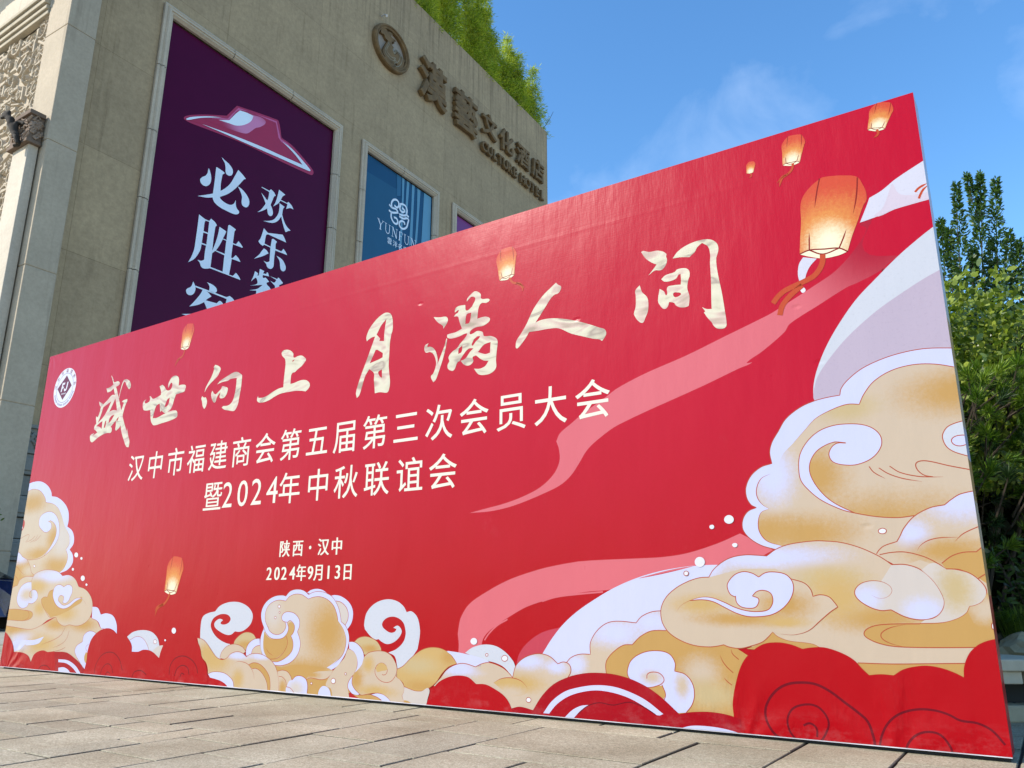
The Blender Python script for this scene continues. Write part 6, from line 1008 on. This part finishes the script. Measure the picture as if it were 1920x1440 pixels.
# ------------------------------------------------------------------ foliage
def leafmat(name, c1, c2, rough=0.5, trans=0.35, spec=0.4):
    m, nt, b = newmat(name); N, L = nt.nodes.new, nt.links.new
    g = N('ShaderNodeNewGeometry'); r = ramp(nt, g.outputs['Random Per Island'], [(0.0, c1), (1.0, c2)]); L(r.outputs['Color'], b.inputs['Base Color']); b.inputs['Roughness'].default_value = rough; b.inputs['Specular IOR Level'].default_value = spec
    tr = N('ShaderNodeBsdfTranslucent'); L(mixc(nt, 1.0, r.outputs['Color'], (1.1, 1.25, 0.55), 'MULTIPLY'), tr.inputs['Color']); ms = N('ShaderNodeMixShader'); ms.inputs['Fac'].default_value = trans
    L(b.outputs[0], ms.inputs[1]); L(tr.outputs[0], ms.inputs[2]); L(ms.outputs[0], nt.nodes['Material Output'].inputs['Surface']); return m
def leaves(P, D, Lg, Wd, rng, bend=0.0, k=4):
    """P base points, D unit directions, lengths, widths -> (n,4,3) or (n,6,3) leaf outlines"""
    n = len(P); rv = rng.normal(size=(n, 3)); sdv = np.cross(D, rv); sdv /= np.linalg.norm(sdv, axis=1, keepdims=True) + 1e-9; nn = np.cross(D, sdv)
    Lg = Lg.reshape(-1, 1); Wd = Wd.reshape(-1, 1)
    if k == 4: return np.stack([P, P + D * Lg * .45 + sdv * Wd / 2, P + D * Lg + nn * Lg * bend, P + D * Lg * .45 - sdv * Wd / 2], 1)
    return np.stack([P, P + D * Lg * .28 + sdv * Wd * .42 + nn * Wd * .10, P + D * Lg * .66 + sdv * Wd * .46 + nn * Wd * .12, P + D * Lg + nn * Lg * bend, P + D * Lg * .66 - sdv * Wd * .46 + nn * Wd * .12, P + D * Lg * .28 - sdv * Wd * .42 + nn * Wd * .10], 1)
def unit(v): return v / (np.linalg.norm(v, axis=-1, keepdims=True) + 1e-9)
def build_bamboo():
    lm = leafmat('bamboo_leaf', (0.14, 0.22, 0.015), (0.58, 0.58, 0.07), .5, .5); cm = simple('bamboo_culm', (0.16, 0.22, 0.05), .5)
    M = Matrix.Rotation(FRZ, 3, 'Z'); rng = np.random.default_rng(4)
    L_ = ['bushy bamboo at the far left of the roof edge row, half out of frame', 'dense bamboo clump with a low rounded top above the medallion', 'broad green bamboo clump rising over the first sign character', 'tallest feathery bamboo clump of the roof row', 'yellow green bamboo clump right of the tallest one on the roof', 'shorter bright bamboo clump over the small sign characters', 'slender pale bamboo clump second from the roof corner', 'thin low bamboo clump nearest the roof corner, lightest of the row']
    specs = [(13.9, 33.6, 1.2), (15.2, 33.8, 1.2), (17.3, 34.0, 1.25), (19.4, 34.3, 1.15), (21.2, 33.2, 1.1), (22.9, 32.7, .95), (24.4, 32.4, .85), (26.0, 31.7, .8)]
    for (x, zt, rad), lab in zip(specs, L_):
        z0 = ZR - .5; y = 1.0; o = empty('bamboo_plant', FO + M @ Vector((x, y, z0)), FRZ, lab, 'bamboo', 'bamboo along the hotel roof edge')
        mb = MB(); Pv, Dv = [], []; H = zt - z0; nc = int(5 * rad) + 3
        for c in range(nc):
            a = rng.uniform(0, 2 * pi); lean = rng.uniform(.2, 1.25) * rad; hh = H * (1.06 if c == 0 else rng.uniform(.5, .98)); b0 = rng.normal(size=2) * .18
            pts = [(b0[0] + cos(a) * lean * t ** 2.2, b0[1] + .7 * sin(a) * lean * t ** 2.2, hh * t - .25 * lean * t ** 4) for t in np.linspace(0, 1, 9)]
            mb.tube(pts, [.028 * (1 - .85 * t) for t in np.linspace(0, 1, 9)], 5)
            n = int(92 * hh / 5); t = rng.uniform(.04, 1.0, n) ** .9; q = np.array([[np.interp(tt, np.linspace(0, 1, 9), [p[k] for p in pts]) for k in range(3)] for tt in t])
            tw = rng.uniform(0, 2 * pi, n); rr = rng.uniform(.0, 1, n) ** .75 * .95 * (.5 + .5 * rad) * (1.06 - t); q += np.stack([np.cos(tw) * rr, np.sin(tw) * rr, rng.uniform(-.1, .2, n)], 1)
            kk = 20; base = np.repeat(q, kk, 0) + rng.normal(size=(kk * n, 3)) * np.array([.13, .13, .10]); d = unit(np.repeat(np.stack([np.cos(tw), np.sin(tw), rng.uniform(-.5, .6, n)], 1), kk, 0) + rng.normal(size=(kk * n, 3)) * .5); Pv.append(base); Dv.append(d)
        mb.build('culms', cm, o)
        P, D = np.concatenate(Pv), np.concatenate(Dv); n = len(P); quads('leaves', leaves(P, D, rng.uniform(.16, .32, n), rng.uniform(.022, .044, n), rng), lm, o)
build_bamboo()
def build_antenna():
    M = Matrix.Rotation(FRZ, 3, 'Z'); mb = MB(); mb.tube([(0, 0, 0), (.75, -.05, 1.05), (1.25, -.1, 1.95)], [.022, .018, .012], 6); mb.box((-.08, -.08, -.02), (.08, .08, .06))
    o = mb.build('lightning_rod', simple('rod_metal', (.12, .13, .14), .5, .6)); o.location = FO + M @ Vector((26.15, 0.15, ZR)); o.rotation_euler = (0, 0, FRZ); tag(o, 'thin slanting metal rod on the roof corner of the hotel', 'rod')
build_antenna()

# ------------------------------------------------------------------ planting bed at the right end
def build_bed():
    w = empty('planter_wall', (3.4, 4.45, 0), 0, 'low stone planter wall with a smooth grey coping, behind the right end of the backdrop', 'wall')
    stn = stone('planter_stone', (0.42, 0.36, 0.24), None, .3, blotch=3); cop = stone('coping_stone', (0.56, 0.49, 0.36), None, .3, blotch=3)
    mb = MB(); x = -1.9
    while x < 3.2: mb.box((x, -.03, .255), (x + 1.195, .42, .315), 0, .008); mb.box((x + .01, -.005, .19), (x + 1.185, .40, .254), 0, .006); x += 1.2
    mb.build('coping', cop, w)
    mb = MB(); mb.box((-1.9, .14, 0.0), (3.2, .40, .189)); mb.build('wall_core', simple('shaded_stone', (.03, .03, .028), .9), w)  # near-black colour stands for the shadow below the coping
    mb = MB(); x = -1.9
    while x < 3.2: mb.box((x, .0, 0.0), (x + .595, .139, .085), 0, .01); x += .6
    mb.build('plinth', stn, w)
    mb = MB(); nx, ny = 40, 24; rng = np.random.default_rng(2); hz = rng.uniform(-.04, .05, (nx + 1, ny + 1))
    for i in range(nx):
        for j in range(ny):
            P = lambda a, b: (1.2 + a * .18, 4.86 + b * .18, .22 + .02 * b + hz[a, b]); mb.face([P(i, j), P(i + 1, j), P(i + 1, j + 1), P(i, j + 1)])
    tag(mb.build('planting_soil', simple('soil', (.045, .035, .022), .95, var=.4, scale=12)), kind='structure')
    rm = stone('rock', (.36, .31, .19), None, .2, blotch=5, var=.35)
    for k, (x, y, z, s, lab) in enumerate([(3.02, 4.90, .33, .17, 'mossy brown garden rock lying behind the planter coping'), (3.27, 4.97, .37, .15, 'pale grey garden rock at the right edge behind the coping')]):
        bm = bmesh.new(); bmesh.ops.create_icosphere(bm, subdivisions=3, radius=s); rr = random.Random(k)
        off = Vector((rr.random() * 9, rr.random() * 9, 0))
        from mathutils import noise as mn
        for v in bm.verts: v.co *= 1 + .45 * mn.noise(v.co * 7 + off) + .2 * mn.noise(v.co * 19 + off); v.co.z *= .62
        me = bpy.data.meshes.new('garden_rock'); bm.to_mesh(me); bm.free(); o = link('garden_rock', me, rm); o.location = (x, y, z); tag(o, lab, 'rock')
build_bed()
rng = np.random.default_rng(8)
def shrub_root(name, loc, label, cat): return empty(name, loc, 0, label, cat)
def build_plants():
    bark = simple('bark', (.06, .045, .03), .9)
    # pine: tufts of long needles at the ends of branches
    loc = Vector((3.15, 5.45, .3)); o = shrub_root('pine_shrub', loc, 'dark green pine with long needle tufts, beside the right edge of the backdrop', 'pine')
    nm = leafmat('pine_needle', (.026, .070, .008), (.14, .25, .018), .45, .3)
    nm2 = leafmat('pine_needle_lit', (.09, .16, .012), (.22, .32, .03), .45, .3); nm3 = leafmat('pine_needle_shaded', (.010, .030, .008), (.035, .075, .016), .5, .2)
    mb = MB(); V = []; MI = []; mb.tube([(0, .1, -.1), (.03, .12, .7), (-.02, .1, 1.6)], [.06, .045, .015], 7); acc = []
    tries = 0
    while len(acc) < 420 and tries < 60000:
        tries += 1; x, y, z = rng.uniform(-1.2, 1.8), rng.uniform(-.62, .35), rng.uniform(.10, 1.95)
        if z > 1.86 + .10 * sin(x * 3.1) + .05 * sin(x * 9): continue
        if y > -.25 and rng.random() < .5: continue
        if z < 1.02 and sin(x * 8.1 + 1.3) * sin(z * 11 + x * 2) < .35: continue
        if any((x - a[0]) ** 2 + (z - a[2]) ** 2 + (y - a[1]) ** 2 < .0125 for a in acc): continue
        acc.append((x, y, z))
    for x, y, z in acc:
        p = np.array([x, y, z]); d = unit(np.array([rng.normal() * .45, -.55 + rng.normal() * .35, .62 + rng.normal() * .35])); q0 = p - d * .22 + np.array([0, .14, -.06])
        mb.tube([tuple(q0), tuple(p)], [.008, .005], 4); m = 105; t = rng.uniform(0, 1, m); th = rng.uniform(0, 2 * pi, m); u = unit(np.cross(d, [.3, .2, .9])); v = np.cross(d, u); sp = rng.uniform(.3, 1.7, m) * (1.15 - .55 * t)
        dd = unit(d[None] + (u[None] * np.cos(th)[:, None] + v[None] * np.sin(th)[:, None]) * sp[:, None]); base = p[None] + d[None] * (t[:, None] * .07 - .05)
        V.append(leaves(base, dd, rng.uniform(.065, .11, m) * rng.uniform(.85, 1.15), np.full(m, .0055), rng, .04)); lit = .55 * (z / 1.9) - .35 * (y + .6) + rng.normal() * .22; MI += [0 if lit < .38 and lit > .12 else (1 if lit >= .38 else 2)] * m  # lit score picks needle colour: light painted pale up front, shade dark inside
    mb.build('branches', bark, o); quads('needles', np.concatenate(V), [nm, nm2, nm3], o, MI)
    # broad-leaved shrub above and behind the pine
    loc = Vector((3.2, 5.95, .3)); o = shrub_root('broadleaf_shrub', loc, 'olive green broad-leaved shrub between the pine below and the tall spires above', 'shrub')
    lm = leafmat('broad_leaf', (.075, .12, .012), (.34, .40, .06), .32, .35, .6); mb = MB()
    for k in range(14): a = rng.uniform(-.9, 1.3); mb.tube([(a * .3, .2, -.1), (a * .8, .1, 1.2), (a * 1.2, -.1 + rng.uniform(-.2, .3), 2.2 + rng.uniform(-.3, .3))], [.02, .014, .006], 5)
    mb.build('stems', bark, o)
    n = 30000; P = np.stack([rng.uniform(-1.5, 1.9, n), rng.uniform(-.55, .75, n), rng.uniform(1.05, 3.05, n)], 1); cl = np.sin(P[:, 0] * 7) * np.cos(P[:, 2] * 8 + P[:, 0] * 3); P[:, 1] += .13 * cl; topz = 2.60 + .07 * np.sin(P[:, 0] * 6) + .05 * np.sin(P[:, 0] * 17); P = P[P[:, 2] < topz]; n = len(P)
    D = unit(np.stack([rng.normal(size=n) * .7, -.5 + rng.normal(size=n) * .5, .25 + rng.normal(size=n) * .6], 1)); quads('leaves', leaves(P, D, rng.uniform(.04, .078, n), rng.uniform(.026, .046, n), rng, .1, 6), lm, o)
    # tall shrub whose spires stand against the sky
    loc = Vector((3.55, 6.55, .3)); o = shrub_root('tall_shrub', loc, 'tall dark shrub with narrow leafy spires standing against the sky at the right', 'shrub')
    lm = leafmat('spire_leaf', (.020, .055, .016), (.11, .19, .045), .4, .4); mb = MB(); V = []
    D0 = 6.5
    def at(px, py, Y):
        d = _F + _RX * ((px - 960) / 1496.206) + _UP * ((720 - py) / 1496.206); return EYE + d * (Y / d.y)
    sp = [(1793, 346, 1803, 540), (1812, 330, 1836, 420), (1838, 328, 1842, 560), (1867, 338, 1872, 540), (1764, 414, 1772, 560), (1779, 430, 1786, 540), (1826, 470, 1828, 560), (1858, 452, 1860, 560), (1893, 436, 1890, 560), (1911, 456, 1912, 560), (1935, 420, 1938, 560), (1960, 390, 1962, 560), (1990, 430, 1990, 560), (1748, 440, 1750, 560), (2015, 400, 2016, 560)]
    for k, (tx, ty, bx, by) in enumerate(sp):
        Y = D0 + rng.uniform(-.18, .25); T, B = at(tx, ty, Y) - loc, at(bx, by, Y + .1) - loc; Lh = (T - B).length
        mid = (T + B) / 2 + Vector((rng.normal() * .02, rng.normal() * .02, 0)); mb.tube([(B.x * .7, .2, -.1), tuple(B), tuple(mid), tuple(T)], [.006, .005, .004, .002], 5)
        n = int(800 * Lh) + 100; t = rng.uniform(0, 1, n) ** 1.15; q = np.outer(1 - t, np.array(T)) + np.outer(t, np.array(B)); wid = (.006 + .080 * np.clip(t * Lh / .8, 0, 1)) * rng.uniform(.75, 1.25) * (1 + .35 * np.sin(t * Lh * rng.uniform(15, 40) + k * 2.1) + .25 * np.sin(t * Lh * rng.uniform(45, 80)))
        a = rng.uniform(0, 2 * pi, n); rr = rng.uniform(0, 1, n) ** .6 * wid; q[:, 0] += .035 * np.sin(t * Lh * rng.uniform(3, 7) + k) * t; q += np.stack([np.cos(a) * rr, np.sin(a) * rr, rng.normal(size=n) * .012], 1)
        dd = unit(np.stack([np.cos(a) * .9, np.sin(a) * .9, .45 + rng.normal(size=n) * .45], 1)); V.append(leaves(q, dd, rng.uniform(.030, .056, n), rng.uniform(.012, .020, n), rng, .05, 6))
    n = 42000; P = np.stack([rng.uniform(-1.6, 1.6, n), rng.uniform(-.25, .6, n), rng.uniform(1.2, 3.15, n)], 1); P = P[P[:, 2] < 2.95 + .12 * np.sin(P[:, 0] * 9) + .06 * np.sin(P[:, 0] * 23)]; n = len(P)
    D = unit(rng.normal(size=(n, 3)) + np.array([0, -.3, .3])); V.append(leaves(P, D, rng.uniform(.035, .065, n), rng.uniform(.016, .028, n), rng, .05, 6))
    mb.build('stems', bark, o); quads('leaves', np.concatenate(V), lm, o)
    # dense hedge filling the bed behind
    loc = Vector((3.4, 7.2, .3)); o = shrub_root('hedge', loc, 'shaded dark hedge filling the bed behind the pine', 'hedge'); lm = leafmat('hedge_leaf_shaded', (.012, .022, .007), (.03, .05, .014), .5, .2)  # leaf colour darkened to stand for shadow in the bed
    mb = MB(); 
    for k in range(12): x = rng.uniform(-1.4, 1.6); mb.tube([(x, 0, -.1), (x + rng.normal() * .1, 0, 1.2), (x + rng.normal() * .2, 0, 2.1)], [.025, .018, .008], 5)
    mb.build('stems', bark, o)
    n = 42000; P = np.stack([rng.uniform(-1.9, 2.0, n), rng.uniform(-1.1, .4, n), rng.uniform(-.1, 2.7, n)], 1); P = P[(P[:, 1] > -.7) | (P[:, 2] < 1.4)]; n = len(P); D = unit(rng.normal(size=(n, 3))); quads('leaves', leaves(P, D, rng.uniform(.07, .12, n), rng.uniform(.04, .07, n), rng, .1, 6), lm, o)
    # glossy low shrub and grass at the foot
    loc = Vector((3.24, 5.12, .36)); o = shrub_root('glossy_shrub', loc, 'small shrub with glossy oval leaves at the right edge above the grass', 'shrub'); lm = leafmat('glossy_leaf', (.035, .07, .016), (.10, .16, .04), .25, .25, .7); mb = MB(); V = []
    for k in range(26):
        a = rng.uniform(0, 2 * pi); e = np.array([cos(a) * .22 * rng.uniform(.3, 1), sin(a) * .2 * rng.uniform(.3, 1), rng.uniform(.25, .62)]); mb.tube([(0, 0, -.1), tuple(e * .6), tuple(e)], [.007, .005, .003], 4)
        n = 16; t = rng.uniform(.4, 1.05, n); q = np.outer(t, e); dd = unit(np.stack([rng.normal(size=n), rng.normal(size=n) - .3, .3 + rng.normal(size=n) * .5], 1)); V.append(leaves(q, dd, rng.uniform(.05, .085, n), rng.uniform(.02, .034, n), rng, .1, 6))
    mb.build('stems', bark, o); quads('leaves', np.concatenate(V), lm, o)
    gm = leafmat('grass_blade', (.05, .10, .012), (.16, .24, .03), .45, .35)
    for x, y, lab in ((3.07, 5.02, 'bright green grass tuft arching over the rocks by the backdrop edge'),):
        n = 520; a = rng.uniform(0, 2 * pi, n); r0 = rng.uniform(0, .1, n); sp_ = rng.uniform(.1, 1.0, n); Lh = rng.uniform(.2, .36, n); P0 = np.stack([np.cos(a) * r0, np.sin(a) * r0, np.zeros(n)], 1); out = np.stack([np.cos(a), np.sin(a), np.zeros(n)], 1); up = np.array([0, 0, 1.0]); sdv = np.stack([-np.sin(a), np.cos(a), np.zeros(n)], 1) * .0035; S1 = P0 + up * (Lh * .55)[:, None] + out * (Lh * .25 * sp_)[:, None]; S2 = P0 + up * (Lh * (.75 - .35 * sp_))[:, None] + out * (Lh * .8 * sp_)[:, None]
        me = quads('grass_tuft', np.stack([P0 - sdv, S1 - sdv, S2, S1 + sdv, P0 + sdv], 1), gm); me.location = (x, y, .36); tag(me, lab, 'grass')
build_plants()

# ------------------------------------------------------------------ far left: a tree and a parked car by the hotel
def build_left():
    loc = Vector((-11.65, 16.6, 0)); o = shrub_root('street_tree', loc, 'small tree at the left edge in front of the hotel pier', 'tree'); mb = MB()
    mb.tube([(0, 0, 0), (.05, .02, 1.1), (0, 0, 2.2)], [.09, .07, .03], 8)
    for k in range(9): a = k * .7; mb.tube([(0, 0, 1.2 + .1 * k), (cos(a) * .4, sin(a) * .4, 1.6 + .12 * k), (cos(a) * .75, sin(a) * .75, 1.85 + .12 * k)], [.03, .02, .008], 5)
    mb.build('trunk', simple('tree_bark', (.07, .055, .04), .9), o)
    n = 3600; P = unit(rng.normal(size=(n, 3))) * (rng.uniform(.2, 1, n) ** .5)[:, None] * np.array([.95, .95, .85]) + np.array([0, 0, 2.3]); keep = np.sin(P[:, 0] * 7) * np.sin(P[:, 1] * 6 + 1) * np.sin(P[:, 2] * 7) > -.25; P = P[keep]; n = len(P)
    quads('crown', leaves(P, unit(rng.normal(size=(n, 3))), rng.uniform(.07, .13, n), rng.uniform(.04, .07, n), rng, .1, 6), leafmat('tree_leaf', (.04, .07, .015), (.13, .18, .04), .4, .3), o)
    car = empty('parked_car', (-12.62, 17.9, 0), R(6), 'dark blue car parked at the far left, only its tail in view', 'car')
    paint = simple('blue_paint', (.004, .008, .045), .25, 0, .05, 2, .6); glass = simple('car_glass', (.01, .012, .015), .08); blk = simple('tyre_rubber', (.012, .012, .012), .8); met = simple('wheel_metal', (.4, .4, .42), .35, .8)
    mb = MB(); prof = [(-2.2, .28), (-2.25, .6), (-2.1, .78), (-1.1, .92), (-.55, 1.36), (.75, 1.40), (1.45, 1.05), (1.95, 1.0), (2.08, .7), (2.02, .28)]
    for s in (-1, 1): mb.face([(x, s * (.82 if z < 1 else .66), z) for x, z in (prof if s < 0 else prof[::-1])])
    for (a, b) in zip(prof, prof[1:] + prof[:1]):
        wa, wb = (.82 if a[1] < 1 else .66), (.82 if b[1] < 1 else .66); mb.face([(a[0], -wa, a[1]), (a[0], wa, a[1]), (b[0], wb, b[1]), (b[0], -wb, b[1])])
    mb.build('body', paint, car); mb = MB()
    for s in (-1, 1): mb.face([(-.95, s * .80, .96), (1.25, s * .79, 1.08), (.7, s * .672, 1.35), (-.5, s * .672, 1.31)][::s])
    mb.face([(1.42, -.6, 1.085), (1.42, .6, 1.085), (.80, .55, 1.39), (.80, -.55, 1.39)]); mb.build('window', glass, car)
    for x in (-1.35, 1.3):
        for s in (-1, 1):
            mb = MB(); mb.tube([(x, s * .66, .32), (x, s * .84, .32)], .32, 20); w = mb.build('wheel', blk, car); mb = MB(); mb.tube([(x, s * .80, .32), (x, s * .848, .32)], .19, 14); mb.build('rim', met, w)
    for s in (-1, 1): mb = MB(); mb.box((2.03, s * .6 - .14, .74), (2.09, s * .6 + .14, .86), 0, .01); mb.build('tail_light', simple('tail_light_red', (.25, .01, .01), .2), car)
    mb = MB(); mb.box((2.0, -.8, .34), (2.12, .8, .52), 0, .03); mb.build('bumper', paint, car)
    mb = MB(); mb.box((0, 0, 0), (9, .3, .1), 0, .02); k = mb.build('kerb', stone('kerb_stone', (.5, .49, .46), None, .2)); k.location = (-16.6, 18.95, -.01); k.rotation_euler = (0, 0, R(2)); tag(k, kind='structure')
build_left()
